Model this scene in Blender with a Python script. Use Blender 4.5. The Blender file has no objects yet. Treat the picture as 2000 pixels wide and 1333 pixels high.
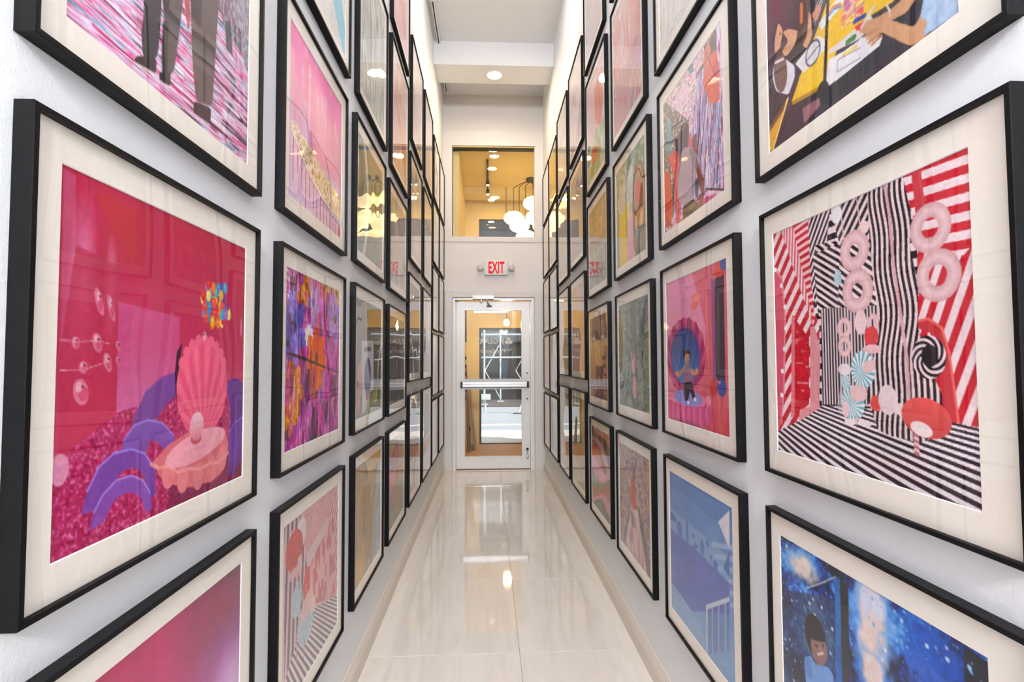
import bpy, bmesh, math, random
import numpy as np
from mathutils import Matrix, Vector

# ------------------------------------------------------------------ camera, world, light, exposure
sc = bpy.context.scene
col = sc.collection
CAM_H = 1.385
YAW, PITCH, ROLL = math.radians(2.591), math.radians(2.297), math.radians(-.234)
fwd = Vector((math.sin(YAW)*math.cos(PITCH), math.cos(YAW)*math.cos(PITCH), math.sin(PITCH)))
rgt = Vector((math.cos(YAW), -math.sin(YAW), 0)); upv = rgt.cross(fwd)
r2 = math.cos(ROLL)*rgt + math.sin(ROLL)*upv; u2 = -math.sin(ROLL)*rgt + math.cos(ROLL)*upv
cd = bpy.data.cameras.new('camera'); cam = bpy.data.objects.new('camera', cd); col.objects.link(cam)
cam.matrix_world = Matrix(((r2.x, u2.x, -fwd.x, 0), (r2.y, u2.y, -fwd.y, 0), (r2.z, u2.z, -fwd.z, CAM_H), (0, 0, 0, 1)))
cd.sensor_width = 36; cd.lens = 36*1020/2000; cd.clip_start = .02; cd.clip_end = 200
sc.camera = cam
sc.view_settings.view_transform = 'Standard'; sc.view_settings.look = 'None'
sc.view_settings.gamma = 1; sc.view_settings.use_curve_mapping = False
sc.view_settings.exposure = 0.42
sc.cycles.max_bounces = 7; sc.cycles.diffuse_bounces = 3; sc.cycles.glossy_bounces = 3; sc.cycles.adaptive_threshold = .02; sc.cycles.transparent_max_bounces = 16
sc.cycles.caustics_reflective = False; sc.cycles.caustics_refractive = False

w = bpy.data.worlds.new('world'); sc.world = w; w.use_nodes = True
bg = w.node_tree.nodes['Background']; bg.inputs[0].default_value = (.72, .84, 1, 1); bg.inputs[1].default_value = .8

def lamp(kind, name, loc, energy, color, rot=(0, 0, 0), **kw):
    l = bpy.data.lights.new(name, kind); l.energy = energy; l.color = color
    for k, v in kw.items(): setattr(l, k, v)
    o = bpy.data.objects.new(name, l); o.location = loc; o.rotation_euler = rot; col.objects.link(o)
    return o
# sun on the street outside, raking along it
lamp('SUN', 'street_sun', (0, 14, 12), 6.5, (1, .97, .93), (math.radians(20), math.radians(48), 0), angle=.01)
# added area lamp behind the camera, lights the corridor from an invented window
lamp('AREA', 'added_rear_light', (.07, -2.95, 3.26), 165, (.97, .975, 1), (math.radians(77), 0, 0), shape='RECTANGLE', size=1.04, size_y=.64)

# ------------------------------------------------------------------ helpers
def tag(o, label=None, cat=None, group=None, kind=None):
    if label: o['label'] = label
    if cat: o['category'] = cat
    if group: o['group'] = group
    if kind: o['kind'] = kind
    return o
def empty(name, loc, rotz=0):
    o = bpy.data.objects.new(name, None); o.location = loc; o.rotation_euler = (0, 0, rotz); o.empty_display_size = .1
    col.objects.link(o); return o
class MB:
    """collects boxes, tubes, lathes into one mesh"""
    def __init__(s): s.v = []; s.f = []; s.m = []
    def add(s, vs, fs, mi=0):
        b = len(s.v); s.v += [tuple(x) for x in vs]; s.f += [tuple(i+b for i in f) for f in fs]; s.m += [mi]*len(fs); return s
    def box(s, x0, x1, y0, y1, z0, z1, mi=0):
        return s.add([(x0, y0, z0), (x1, y0, z0), (x1, y1, z0), (x0, y1, z0), (x0, y0, z1), (x1, y0, z1), (x1, y1, z1), (x0, y1, z1)],
                     [(0, 3, 2, 1), (4, 5, 6, 7), (0, 1, 5, 4), (1, 2, 6, 5), (2, 3, 7, 6), (3, 0, 4, 7)], mi)
    def tube(s, pts, r, n=10, mi=0, closed=False):
        pts = [Vector(p) for p in pts]; rings = []
        for i, p in enumerate(pts):
            a = pts[max(i-1, 0)]; b = pts[min(i+1, len(pts)-1)]; d = (b-a).normalized()
            x = d.orthogonal().normalized() if i == 0 else (px - d*px.dot(d)).normalized()
            px = x; y = d.cross(x); rr = r[i] if isinstance(r, (list, tuple)) else r
            rings.append([p + rr*(math.cos(t)*x + math.sin(t)*y) for t in [2*math.pi*k/n for k in range(n)]])
        vs = [q for R_ in rings for q in R_]; fs = []
        for i in range(len(pts)-1):
            for k in range(n):
                fs.append((i*n+k, i*n+(k+1) % n, (i+1)*n+(k+1) % n, (i+1)*n+k))
        fs.append(tuple(range(n-1, -1, -1))); fs.append(tuple((len(pts)-1)*n+k for k in range(n)))
        return s.add(vs, fs, mi)
    def lathe(s, prof, c, axis='z', n=24, mi=0):
        vs = []; fs = []
        for (r, h) in prof:
            for k in range(n):
                t = 2*math.pi*k/n; a, b = r*math.cos(t), r*math.sin(t)
                vs.append({'z': (c[0]+a, c[1]+b, c[2]+h), 'y': (c[0]+a, c[1]+h, c[2]+b), 'x': (c[0]+h, c[1]+a, c[2]+b)}[axis])
        for i in range(len(prof)-1):
            for k in range(n):
                fs.append((i*n+k, i*n+(k+1) % n, (i+1)*n+(k+1) % n, (i+1)*n+k))
        fs.append(tuple(range(n-1, -1, -1))); fs.append(tuple((len(prof)-1)*n+k for k in range(n)))
        return s.add(vs, fs, mi)
    def prism(s, poly, a0, a1, axis='y', mi=0):
        n = len(poly)
        mk = {'y': lambda p, a: (p[0], a, p[1]), 'x': lambda p, a: (a, p[0], p[1]), 'z': lambda p, a: (p[0], p[1], a)}[axis]
        vs = [mk(p, a0) for p in poly] + [mk(p, a1) for p in poly]
        fs = [tuple(range(n-1, -1, -1)), tuple(range(n, 2*n))] + [(i, (i+1) % n, n+(i+1) % n, n+i) for i in range(n)]
        return s.add(vs, fs, mi)
    def mesh(s, name, mats, smooth=False, bevel=0):
        me = bpy.data.meshes.new(name); me.from_pydata(s.v, [], s.f)
        for m in (mats if isinstance(mats, (list, tuple)) else [mats]): me.materials.append(m)
        me.polygons.foreach_set('material_index', s.m)
        bm = bmesh.new(); bm.from_mesh(me)
        bmesh.ops.recalc_face_normals(bm, faces=bm.faces)
        if bevel:
            es = [e for e in bm.edges if len(e.link_faces) == 2 and e.calc_face_angle(0) > .6]
            bmesh.ops.bevel(bm, geom=es, offset=bevel, segments=2, affect='EDGES', profile=.6)
        bm.to_mesh(me); bm.free()
        if smooth:
            me.polygons.foreach_set('use_smooth', [True]*len(me.polygons))
            try: me.set_sharp_from_angle(angle=.7)
            except Exception: pass
        return me
    def build(s, name, mats, parent=None, smooth=False, bevel=0, loc=None):
        o = bpy.data.objects.new(name, s.mesh(name, mats, smooth, bevel)); col.objects.link(o)
        if parent: o.parent = parent
        if loc: o.location = loc
        return o
def put(name, me, parent=None, loc=(0, 0, 0)):
    o = bpy.data.objects.new(name, me); col.objects.link(o); o.parent = parent; o.location = loc; return o
def structure(o): o['kind'] = 'structure'; return o

# ------------------------------------------------------------------ materials
def srgb(r, g, b):
    f = lambda c: c/12.92 if c <= .04045 else ((c+.055)/1.055)**2.4
    return (f(r/255), f(g/255), f(b/255), 1)
def mat(name, rgb, rough=.5, metal=0, var=.04, scale=6, bump=0, bscale=200, spec=.5, emit=None, estr=0, coat=0, stretch=None):
    m = bpy.data.materials.new(name); m.use_nodes = True; nt = m.node_tree; N = nt.nodes; L = nt.links
    p = N['Principled BSDF']; c = srgb(*rgb)
    p.inputs['Roughness'].default_value = rough; p.inputs['Metallic'].default_value = metal
    p.inputs['Specular IOR Level'].default_value = spec
    if coat: p.inputs['Coat Weight'].default_value = coat; p.inputs['Coat Roughness'].default_value = .03
    tc = N.new('ShaderNodeTexCoord'); co = tc.outputs['Object']
    if stretch:
        mp = N.new('ShaderNodeMapping'); mp.inputs['Scale'].default_value = stretch; L.new(co, mp.inputs[0]); co = mp.outputs[0]
    no = N.new('ShaderNodeTexNoise'); no.inputs['Scale'].default_value = scale; no.inputs['Detail'].default_value = 5; L.new(co, no.inputs['Vector'])
    mx = N.new('ShaderNodeMix'); mx.data_type = 'RGBA'
    mx.inputs['A'].default_value = tuple(x*(1-var) for x in c[:3])+(1,); mx.inputs['B'].default_value = tuple(min(1, x*(1+var)) for x in c[:3])+(1,)
    L.new(no.outputs['Fac'], mx.inputs['Factor']); L.new(mx.outputs['Result'], p.inputs['Base Color'])
    if bump:
        n2 = N.new('ShaderNodeTexNoise'); n2.inputs['Scale'].default_value = bscale; n2.inputs['Detail'].default_value = 3; L.new(co, n2.inputs['Vector'])
        b = N.new('ShaderNodeBump'); b.inputs['Strength'].default_value = bump; b.inputs['Distance'].default_value = .002
        L.new(n2.outputs['Fac'], b.inputs['Height']); L.new(b.outputs[0], p.inputs['Normal'])
    if emit: p.inputs['Emission Color'].default_value = srgb(*emit); p.inputs['Emission Strength'].default_value = estr
    return m
def glass_mat(name, ior=1.62, wave=0, wscale=4, loss=1.0, rough=0):
    m = bpy.data.materials.new(name); m.use_nodes = True; nt = m.node_tree; N = nt.nodes; L = nt.links
    N.remove(N['Principled BSDF']); out = N['Material Output']
    # reflection by Fresnel over a clear pane; the sheet is thin and low-iron, so little light is lost on the way through
    fr = N.new('ShaderNodeFresnel'); ge = N.new('ShaderNodeNewGeometry'); mi = N.new('ShaderNodeMix')
    mi.inputs['A'].default_value = ior; mi.inputs['B'].default_value = 1/ior; L.new(ge.outputs['Backfacing'], mi.inputs['Factor']); L.new(mi.outputs['Result'], fr.inputs[0])
    sq = N.new('ShaderNodeMath'); sq.operation = 'POWER'; sq.inputs[1].default_value = loss; L.new(fr.outputs[0], sq.inputs[0])
    iv = N.new('ShaderNodeMath'); iv.operation = 'SUBTRACT'; iv.inputs[0].default_value = 1; L.new(sq.outputs[0], iv.inputs[1])
    tr = N.new('ShaderNodeBsdfTransparent'); L.new(iv.outputs[0], tr.inputs[0])
    gl = N.new('ShaderNodeBsdfGlossy'); gl.inputs['Roughness'].default_value = rough; L.new(fr.outputs[0], gl.inputs[0])
    mx = N.new('ShaderNodeAddShader'); L.new(tr.outputs[0], mx.inputs[0]); L.new(gl.outputs[0], mx.inputs[1]); L.new(mx.outputs[0], out.inputs[0])
    if wave:
        g = N.new('ShaderNodeNewGeometry'); no = N.new('ShaderNodeTexNoise'); no.inputs['Scale'].default_value = wscale; no.inputs['Detail'].default_value = .5
        L.new(g.outputs['Position'], no.inputs['Vector'])
        b = N.new('ShaderNodeBump'); b.inputs['Strength'].default_value = 1; b.inputs['Distance'].default_value = wave
        L.new(no.outputs['Fac'], b.inputs['Height']); L.new(b.outputs[0], gl.inputs['Normal'])
    return m
def clear_mat():
    m = bpy.data.materials.new('clear_glass_back'); m.use_nodes = True; N = m.node_tree.nodes; N.remove(N['Principled BSDF'])
    t = N.new('ShaderNodeBsdfTransparent'); m.node_tree.links.new(t.outputs[0], N['Material Output'].inputs[0]); return m
def tile_mat():
    m = bpy.data.materials.new('porcelain_tile'); m.use_nodes = True; nt = m.node_tree; N = nt.nodes; L = nt.links
    p = N['Principled BSDF']; p.inputs['Roughness'].default_value = .045; p.inputs['Specular IOR Level'].default_value = .8
    tc = N.new('ShaderNodeTexCoord'); oi = N.new('ShaderNodeObjectInfo')
    ad = N.new('ShaderNodeVectorMath'); ad.operation = 'ADD'
    cx = N.new('ShaderNodeCombineXYZ'); ml = N.new('ShaderNodeMath'); ml.operation = 'MULTIPLY'; ml.inputs[1].default_value = 37
    L.new(oi.outputs['Random'], ml.inputs[0]); L.new(ml.outputs[0], cx.inputs[0]); L.new(ml.outputs[0], cx.inputs[2])
    L.new(tc.outputs['Object'], ad.inputs[0]); L.new(cx.outputs[0], ad.inputs[1])
    mp = N.new('ShaderNodeMapping'); mp.inputs['Scale'].default_value = (9, 1.1, 1); L.new(ad.outputs[0], mp.inputs[0])
    n1 = N.new('ShaderNodeTexNoise'); n1.inputs['Scale'].default_value = 1.6; n1.inputs['Detail'].default_value = 6; n1.inputs['Distortion'].default_value = .9; L.new(mp.outputs[0], n1.inputs['Vector'])
    r = N.new('ShaderNodeValToRGB'); e = r.color_ramp.elements
    e[0].position = .3; e[0].color = srgb(229, 221, 212); e[1].position = .62; e[1].color = srgb(238, 232, 224)
    k = r.color_ramp.elements.new(.45); k.color = srgb(234, 227, 218)
    L.new(n1.outputs['Fac'], r.inputs[0]); L.new(r.outputs[0], p.inputs['Base Color'])
    n2 = N.new('ShaderNodeTexNoise'); n2.inputs['Scale'].default_value = 3.5; n2.inputs['Detail'].default_value = 1; L.new(ad.outputs[0], n2.inputs['Vector'])
    b = N.new('ShaderNodeBump'); b.inputs['Strength'].default_value = .5; b.inputs['Distance'].default_value = .0012
    L.new(n2.outputs['Fac'], b.inputs['Height']); L.new(b.outputs[0], p.inputs['Normal'])
    return m
def print_mat():
    m = bpy.data.materials.new('printed_paper'); m.use_nodes = True; nt = m.node_tree; N = nt.nodes; L = nt.links
    p = N['Principled BSDF']; p.inputs['Roughness'].default_value = .55; p.inputs['Specular IOR Level'].default_value = .25
    a = N.new('ShaderNodeAttribute'); a.attribute_name = 'print'
    L.new(a.outputs['Color'], p.inputs['Base Color'])
    return m
M = dict(
    wall=mat('wall_paint', (240, 242, 244), .55, var=.01, bump=.25, bscale=260),
    ceil=mat('ceiling_paint', (236, 235, 236), .7, var=.01),
    endwall=mat('end_wall_paint', (231, 224, 220), .5, var=.01, bump=.15, bscale=240),
    base=mat('baseboard_paint', (226, 216, 203), .4, var=.02),
    black=mat('black_stained_wood', (10, 10, 12), .5, var=.25, scale=30, bump=.25, bscale=120, spec=.18),
    matb=mat('cream_mat_board', (241, 233, 221), .8, var=.015, bump=.15, bscale=500),
    bevel=mat('mat_bevel_core', (246, 244, 240), .8),
    backing=mat('hardboard_backing', (70, 55, 42), .8),
    chrome=mat('chrome', (215, 215, 218), .18, metal=1),
    alum=mat('white_aluminium', (250, 249, 249), .3, var=.01),
    steel=mat('brushed_aluminium', (205, 205, 206), .3, metal=.85, stretch=(1, 1, 40), scale=20),
    rubber=mat('black_plastic', (20, 20, 21), .45),
    grout=mat('grout', (176, 160, 142), .8),
    tile=tile_mat(), prt=print_mat(),
    glaze=glass_mat('picture_glazing', 1.5, wave=.0036, wscale=3.2, loss=1.6),
    clear=clear_mat(),
    pane=glass_mat('window_glass', 1.5, wave=.001, wscale=2),
    white=mat('white_enamel', (240, 240, 240), .4, var=.01),
    plastic=mat('white_plastic', (233, 230, 228), .4, var=.01),
    red=mat('exit_letter_red', (206, 12, 20), .6, emit=(232, 20, 28), estr=.3, spec=.2),
    lens=mat('lamp_lens', (255, 240, 215), .4, emit=(255, 226, 180), estr=14),
    dark=mat('dark_header', (38, 33, 30), .6),
)
# ------------------------------------------------------------------ corridor shell
XL, XR, YE, Y0, ZC = -.585, .724, 6.74, -3.0, 4.89
T = .12
def wall_slab(name, box, m):
    return structure(MB().box(*box).build(name, m))
wall_slab('wall_left', (XL-T, XL, Y0-T, YE+T, -.05, ZC+.1), M['wall'])
wall_slab('wall_right', (XR, XR+T, Y0-T, YE+T, -.05, ZC+.1), M['wall'])
wall_slab('ceiling', (XL, XR, Y0, YE, ZC, ZC+.1), M['ceil'])
# beam across the ceiling
structure(MB().box(XL, XR, 5.59, 5.97, 4.63, ZC).build('ceiling_beam', M['ceil']))
# end wall with door and window openings
DX0, DX1, DZ = -.454, .587, 2.209
WX0, WX1, WZ0, WZ1 = -.467, .609, 3.01, 4.21
eb = MB()
for b in ((XL, DX0, 0, DZ), (DX1, XR, 0, DZ), (XL, XR, DZ, WZ0), (XL, WX0, WZ0, WZ1), (WX1, XR, WZ0, WZ1), (XL, XR, WZ1, ZC)):
    eb.box(b[0], b[1], YE, YE+T, b[2], b[3])
structure(eb.build('wall_back', M['endwall']))
# near end wall (behind the viewer) with a clerestory window added for the light
fb = MB()
for b in ((XL, -.47, 0, ZC), (.61, XR, 0, ZC), (-.47, .61, 0, 2.9), (-.47, .61, 3.6, ZC)):
    fb.box(b[0], b[1], Y0-T, Y0, b[2], b[3])
structure(fb.build('wall_front', M['wall']))
wr = structure(empty('added_window', (.07, Y0-.06, 2.9)))
f = MB()
f.box(-.54, -.5, -.03, .03, 0, .7).box(.5, .54, -.03, .03, 0, .7).box(-.5, .5, -.03, .03, 0, .04).box(-.5, .5, -.03, .03, .66, .7).box(-.02, .02, -.03, .03, .04, .66)
f.build('window_frame', M['alum'], wr)
for x0, x1 in ((-.5, -.02), (.02, .5)):
    MB().box(x0, x1, -.003, .003, .04, .66).build('pane', M['pane'], wr)
# floor: grout bed with a child for each tile
fl = structure(MB().box(XL, XR, Y0, YE+T, -.05, -.002).build('floor', M['grout']))
JX, GAP = .1455, .0012
tm = [MB().box(a, b, 0, .84-2*GAP, -.01, 0).mesh('tile', M['tile'], bevel=.0008) for a, b in ((XL, JX-GAP), (JX+GAP, XR))]
ty = YE-.84
while ty > Y0-.84:
    for k in (0, 1):
        put('tile', tm[k], fl, (0, ty+GAP, 0))
    ty -= .84
MB().box(DX0, DX1, YE, YE+T, -.006, .004).build('threshold', M['steel'], fl)
# baseboards: stepped moulding
prof = [(0, 0), (.016, 0), (.016, .07), (.0135, .074), (.0135, .083), (.010, .087), (.010, .096), (.006, .1), (.006, .108), (0, .112)]
for nm, x, s in (('baseboard_left', XL, 1), ('baseboard_right', XR, -1)):
    structure(MB().prism([(x+s*a, b) for a, b in prof], Y0, YE-.03).build(nm, M['base']))
# door casing and the ledge below the transom window
cs = structure(MB().box(XL+.03, DX0-.012, YE-.03, YE, 0, 2.30).box(DX1+.012, XR-.04, YE-.03, YE, 0, 2.30).box(DX0-.012, DX1+.012, YE-.03, YE, DZ+.012, 2.30).build('trim_1', M['endwall'], bevel=.003))
structure(MB().box(XL, XR, YE-.012, YE, 2.945, 3.012).box(XL, WX0-.004, YE-.012, YE, 3.012, WZ1+.2).box(WX1+.004, XR, YE-.012, YE, 3.012, WZ1+.2).box(WX0-.004, WX1+.004, YE-.012, YE, WZ1+.004, WZ1+.2).build('trim_2', M['endwall'], bevel=.0015))

# transom window
wn = structure(empty('window_1', ((WX0+WX1)/2, YE+.05, WZ0)))
hw, hh = (WX1-WX0)/2, WZ1-WZ0
MB().box(-hw, hw, -.02, .05, hh-.028, hh).box(-hw, -hw+.006, -.02, .05, 0, hh-.028).build('window_frame', M['dark'], wn)
g = MB().box(-hw+.006, hw, .01, .016, 0, hh-.028); g.m = [1, 1, 0, 1, 1, 1]
g.build('pane', [M['pane'], M['clear']], wn)

# ------------------------------------------------------------------ door
dr = structure(empty('door_1', (.0615, YE+.04, 0)))
def dx(x): return x-.0615
d0, d1, dt = -.414, .537, 2.166
f = MB()
for a, b, c, e in ((DX0, DX0+.025, 0, DZ), (DX1-.025, DX1, 0, DZ), (DX0+.025, DX1-.025, DZ-.024, DZ)):
    f.box(dx(a), dx(b), -.06, .06, c, e)
f.box(dx(DX0+.025), dx(d0-.004), -.03, .06, 0, dt+.004).box(dx(d1+.004), dx(DX1-.025), -.03, .06, 0, dt+.004)
f.build('door_frame', M['alum'], dr, bevel=.002)
g0, g1 = -.312, .435
f = MB()
for a, b, c, e in ((d0, g0, .014, dt), (g1, d1, .014, dt), (g0, g1, 2.062, dt), (g0, g1, 1.042, 1.158), (g0, g1, .014, .165)):
    f.box(dx(a), dx(b), -.022, .022, c, e)
lf = f.build('leaf', M['alum'], dr)
for z0, z1 in ((1.158, 2.062), (.165, 1.042)):
    b = MB()
    for a in ((g0, g0+.008, z0, z1), (g1-.008, g1, z0, z1), (g0+.008, g1-.008, z0, z0+.008), (g0+.008, g1-.008, z1-.008, z1)):
        b.box(dx(a[0]), dx(a[1]), -.03, .03, a[2], a[3])
    b.build('glazing_bead', M['alum'], dr, bevel=.002)
    g = MB().box(dx(g0+.008), dx(g1-.008), -.003, .003, z0+.008, z1-.008); g.m = [1, 1, 0, 1, 1, 1]
    g.build('pane', [M['pane'], M['clear']], dr)
MB().box(dx(d0), dx(d1), -.026, .026, .004, .02).build('door_sweep', mat('bronze_sweep', (150, 112, 66), .5), dr)
pb = MB().box(dx(-.335), dx(.495), -.085, -.028, 1.064, 1.128).build('push_bar', M['steel'], dr, bevel=.006)
MB().box(dx(-.335), dx(.495), -.0875, -.085, 1.1, 1.104).build('groove', M['dark'], pb)
for a, b in ((-.357, -.335), (.495, .52)):
    MB().box(dx(a), dx(b), -.088, -.022, 1.058, 1.134).build('end_cap', M['rubber'], pb, bevel=.005)
cl = MB().box(dx(-.18), dx(.05), -.13, -.062, 2.19, 2.238).build('door_closer', M['alum'], dr, bevel=.004)
for a, b in ((-.2, -.18), (.05, .07)):
    MB().box(dx(a), dx(b), -.128, -.064, 2.192, 2.236).build('end_cap', M['steel'], cl, bevel=.003)
MB().lathe([(.016, 0), (.016, .09)], (dx(-.09), -.1, 2.16), n=16).build('spindle', M['chrome'], cl, smooth=True)
MB().tube([(dx(-.02), -.1, 2.19), (dx(-.01), -.1, 2.15), (dx(.02), -.06, 2.115)], .008).build('closer_arm', M['chrome'], cl, smooth=True)
MB().box(dx(-.02), dx(.045), -.06, -.022, 2.1, 2.118).build('arm_shoe', M['rubber'], cl, bevel=.002)
for z in (1.24, .91):
    MB().lathe([(.0095, -.03), (.0095, -.02)], (dx(.499), 0, z), 'y', 14).build('screw', M['dark'], dr)
hb = MB().box(dx(.484), dx(.514), -.035, -.022, .245, .28).build('floor_bolt', M['rubber'], dr, bevel=.002)
MB().tube([(dx(.499), -.03, .26), (dx(.499), -.035, .18)], .006).build('rod', M['chrome'], hb)
MB().lathe([(.014, 0), (.018, .012), (.018, .03), (.012, .045)], (dx(.499), -.036, .145), n=16).build('foot', M['chrome'], hb, smooth=True)
# lettering on the outer face of the door glass (reads from the street)
lm = mat('vinyl_lettering', (222, 214, 190), .5, emit=None)
def text_mesh(s, size, name, m, font_scale_x=1, extrude=.0006, bold=0):
    cu = bpy.data.curves.new('t', 'FONT'); cu.body = s; cu.size = size; cu.extrude = extrude; cu.offset = bold; cu.space_character = 1.05
    t = bpy.data.objects.new('t', cu); col.objects.link(t)
    dg = bpy.context.evaluated_depsgraph_get(); me = bpy.data.meshes.new_from_object(t.evaluated_get(dg)); me.name = name
    bpy.data.objects.remove(t); bpy.data.curves.remove(cu)
    me.materials.clear(); me.materials.append(m)
    return me
def fit_text(s, x_a, x_b, z_a, z_b, y, name, m, parent, mirror, bold=0):
    me = text_mesh(s, .1, name, m, bold=bold)
    n = len(me.vertices); c = np.empty(n*3); me.vertices.foreach_get('co', c); c = c.reshape(-1, 3)
    lo, hi = c.min(0), c.max(0); sx = (x_b-x_a)/(hi[0]-lo[0]); sz = (z_b-z_a)/(hi[1]-lo[1])
    x = x_a+(c[:, 0]-lo[0])*sx; z = z_a+(c[:, 1]-lo[1])*sz
    if mirror: x = x_a+x_b-x
    o = np.stack([x, y+c[:, 2]*(1 if mirror else -1), z], 1)
    me.vertices.foreach_set('co', o.ravel()); me.update()
    ob = put(name, me, parent); return ob
fit_text('HGLART', dx(-.172), dx(.196), 1.62, 1.69, .0045, 'lettering', lm, dr, True, bold=.002)
fit_text('Play Center', dx(-.106), dx(.215), 1.49, 1.556, .0045, 'lettering', lm, dr, True, bold=.001)
fit_text('Family', dx(.222), dx(.3), 1.515, 1.562, .0045, 'lettering', lm, dr, True)
lg = MB()
for cx, cz in ((.262, 1.683), (.235, 1.643), (.289, 1.643)):
    lg.lathe([(.024, .0042), (.024, .0052)], (dx(cx), 0, cz), 'y', 20)
lg.prism([(dx(.256), 1.65), (dx(.268), 1.65), (dx(.27), 1.61), (dx(.254), 1.61)], .0042, .0052)
lg.build('clover_emblem', lm, dr)

# ------------------------------------------------------------------ exit sign
ex = empty('exit_sign', (.101, YE, 2.505))
tag(ex, 'white exit sign with red letters and two round lamps above the door', 'exit sign')
MB().box(-.154, .154, -.05, 0, 0, .197).build('housing', M['plastic'], ex, bevel=.018, smooth=True)
fit_text('EXIT', -.098, .108, .022, .175, -.0505, 'letters', M['red'], ex, False, bold=.003)
for s in (-1, 1):
    h = MB().lathe([(.012, -.02), (.03, -.025), (.042, -.045), (.044, -.062), (.04, -.066)], (s*.203, 0, .1), 'y', 24).build('lamp_head', M['plastic'], ex, smooth=True)
    MB().lathe([(.038, -.066), (.03, -.072), (.012, -.075)], (s*.203, 0, .1), 'y', 24).build('lens', mat('frosted_lens', (205, 196, 192), .15), h, smooth=True)
    MB().box(min(s*.15, s*.19), max(s*.15, s*.19), -.035, -.012, .088, .112).build('bracket', M['plastic'], h)

# ------------------------------------------------------------------ ceiling fittings
def downlight(loc, label, watts, color, radius=.095, estr=14, group=None, size=.16, lens=None):
    t = empty('recessed_downlight', loc); tag(t, label, 'ceiling light', group)
    MB().lathe([(radius, 0), (radius, -.006), (radius*.86, -.009), (radius*.8, -.004), (radius*.8, 0)], (0, 0, 0), n=32).build('trim_ring', M['white'], t, smooth=True)
    MB().lathe([(radius*.79, -.001), (radius*.79, -.004)], (0, 0, 0), n=32).build('lens', lens or M['lens'], t)
    if watts:
        l = lamp('AREA', 'downlight_lamp', (0, 0, -.02), watts, color, shape='DISK', size=size); l.parent = t
    return t
WARM = (1, .84, .62); NEUT = (1, .95, .91)
downlight((.075, 5.78, 4.63), 'round recessed downlight glowing in the white ceiling beam', 10, WARM)
for y, lb in ((4.3, 'first round recessed downlight in the corridor ceiling before the beam'), (2.5, 'second recessed downlight back from the beam in the corridor ceiling'), (.7, 'third recessed downlight back from the beam, above the first columns'), (-1.1, 'recessed downlight in the corridor ceiling nearest the added rear window')):
    downlight((.07, y, ZC), lb, 8, NEUT, group='corridor ceiling downlights')
def track(y0, y1, label):
    t = empty('light_track', (-.53, y0, ZC)); tag(t, label, 'track rail')
    MB().box(-.018, .018, 0, y1-y0, -.035, 0).build('rail', M['white'], t, bevel=.002)
    MB().box(-.006, .006, .01, y1-y0-.01, -.037, -.035).build('slot', M['dark'], t)
    MB().box(-.03, .03, .2, .3, -.05, 0).build('connector', M['white'], t, bevel=.003)
    return t
track(4.6, 5.58, 'white track rail on the ceiling left of the corridor, nearer than the beam')
track(5.98, 6.6, 'short white track rail between the ceiling beam and end wall')
# ------------------------------------------------------------------ vestibule beyond the door
VX0, VX1, VY0, VY1, VZ = -.385, 1.7, YE+T, 8.86, 4.2
GOLD = (1, .62, .17)
vw = mat('lamp_tinted_paint', (226, 204, 136), .6, var=.01)  # yellow of the warm lamps is partly put into this base colour
wood = mat('oak_floor', (206, 158, 98), .4, var=.25, scale=5, stretch=(1, 14, 1))
structure(MB().box(VX0-T, VX0, VY0, VY1+.1, -.05, VZ+.1).build('vestibule_wall_left', vw))
structure(MB().box(VX1, VX1+T, VY0, VY1+.1, -.05, VZ+.1).build('vestibule_wall_right', vw))
structure(MB().box(XR+T, VX1, VY0-.06, VY0, -.05, VZ+.1).build('vestibule_wall_near', vw))
structure(MB().box(VX0-T, VX1+T, VY0-.12, VY1+.1, VZ, VZ+.08).build('vestibule_ceiling', vw))
structure(MB().box(VX0, VX1, VY0, VY1+.1, -.05, 0).build('vestibule_floor', wood))
structure(MB().box(VX0, VX1, 8.3, 8.6, 4.08, VZ).build('vestibule_beam', vw))
OX0, OX1, OZ, TZ0, TZ1 = -.156, 1.25, 1.965, 3.3, 3.83
s = MB()
for a in ((VX0, OX0, 0, VZ), (OX1, VX1, 0, VZ), (OX0, OX1, OZ, TZ0), (OX0, OX1, TZ1, VZ)):
    s.box(a[0], a[1], VY1, VY1+.1, a[2], a[3])
structure(s.build('vestibule_wall_street', vw))
bz = mat('dark_bronze', (52, 46, 42), .45, metal=.5)
for nm, z0, z1 in (('window_3', 0, OZ), ('window_4', TZ0, TZ1)):
    st = structure(empty(nm, ((OX0+OX1)/2, VY1+.05, z0))); hx = (OX1-OX0)/2; hz = z1-z0
    MB().box(-hx, -hx+.035, -.03, .03, 0, hz).box(hx-.035, hx, -.03, .03, 0, hz).box(-hx+.035, hx-.035, -.03, .03, hz-.03, hz).box(-hx+.035, hx-.035, -.03, .03, 0, .012).build('window_frame', bz, st)
    g = MB().box(-hx+.035, hx-.035, -.003, .003, .012, hz-.03); g.m = [1, 1, 0, 1, 1, 1]
    g.build('pane', [M['pane'], M['clear']], st)
wl = mat('warm_lens', (255, 235, 200), .4, emit=(255, 222, 160), estr=5)
downlight((.085, 7.03, VZ), 'round recessed downlight just inside the transom window top', 1.2, GOLD, .075, lens=wl)
downlight((.11, 8.45, 4.08), 'round recessed downlight in the vestibule beam beyond the transom window', 1.4, GOLD, .09, lens=wl)
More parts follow.
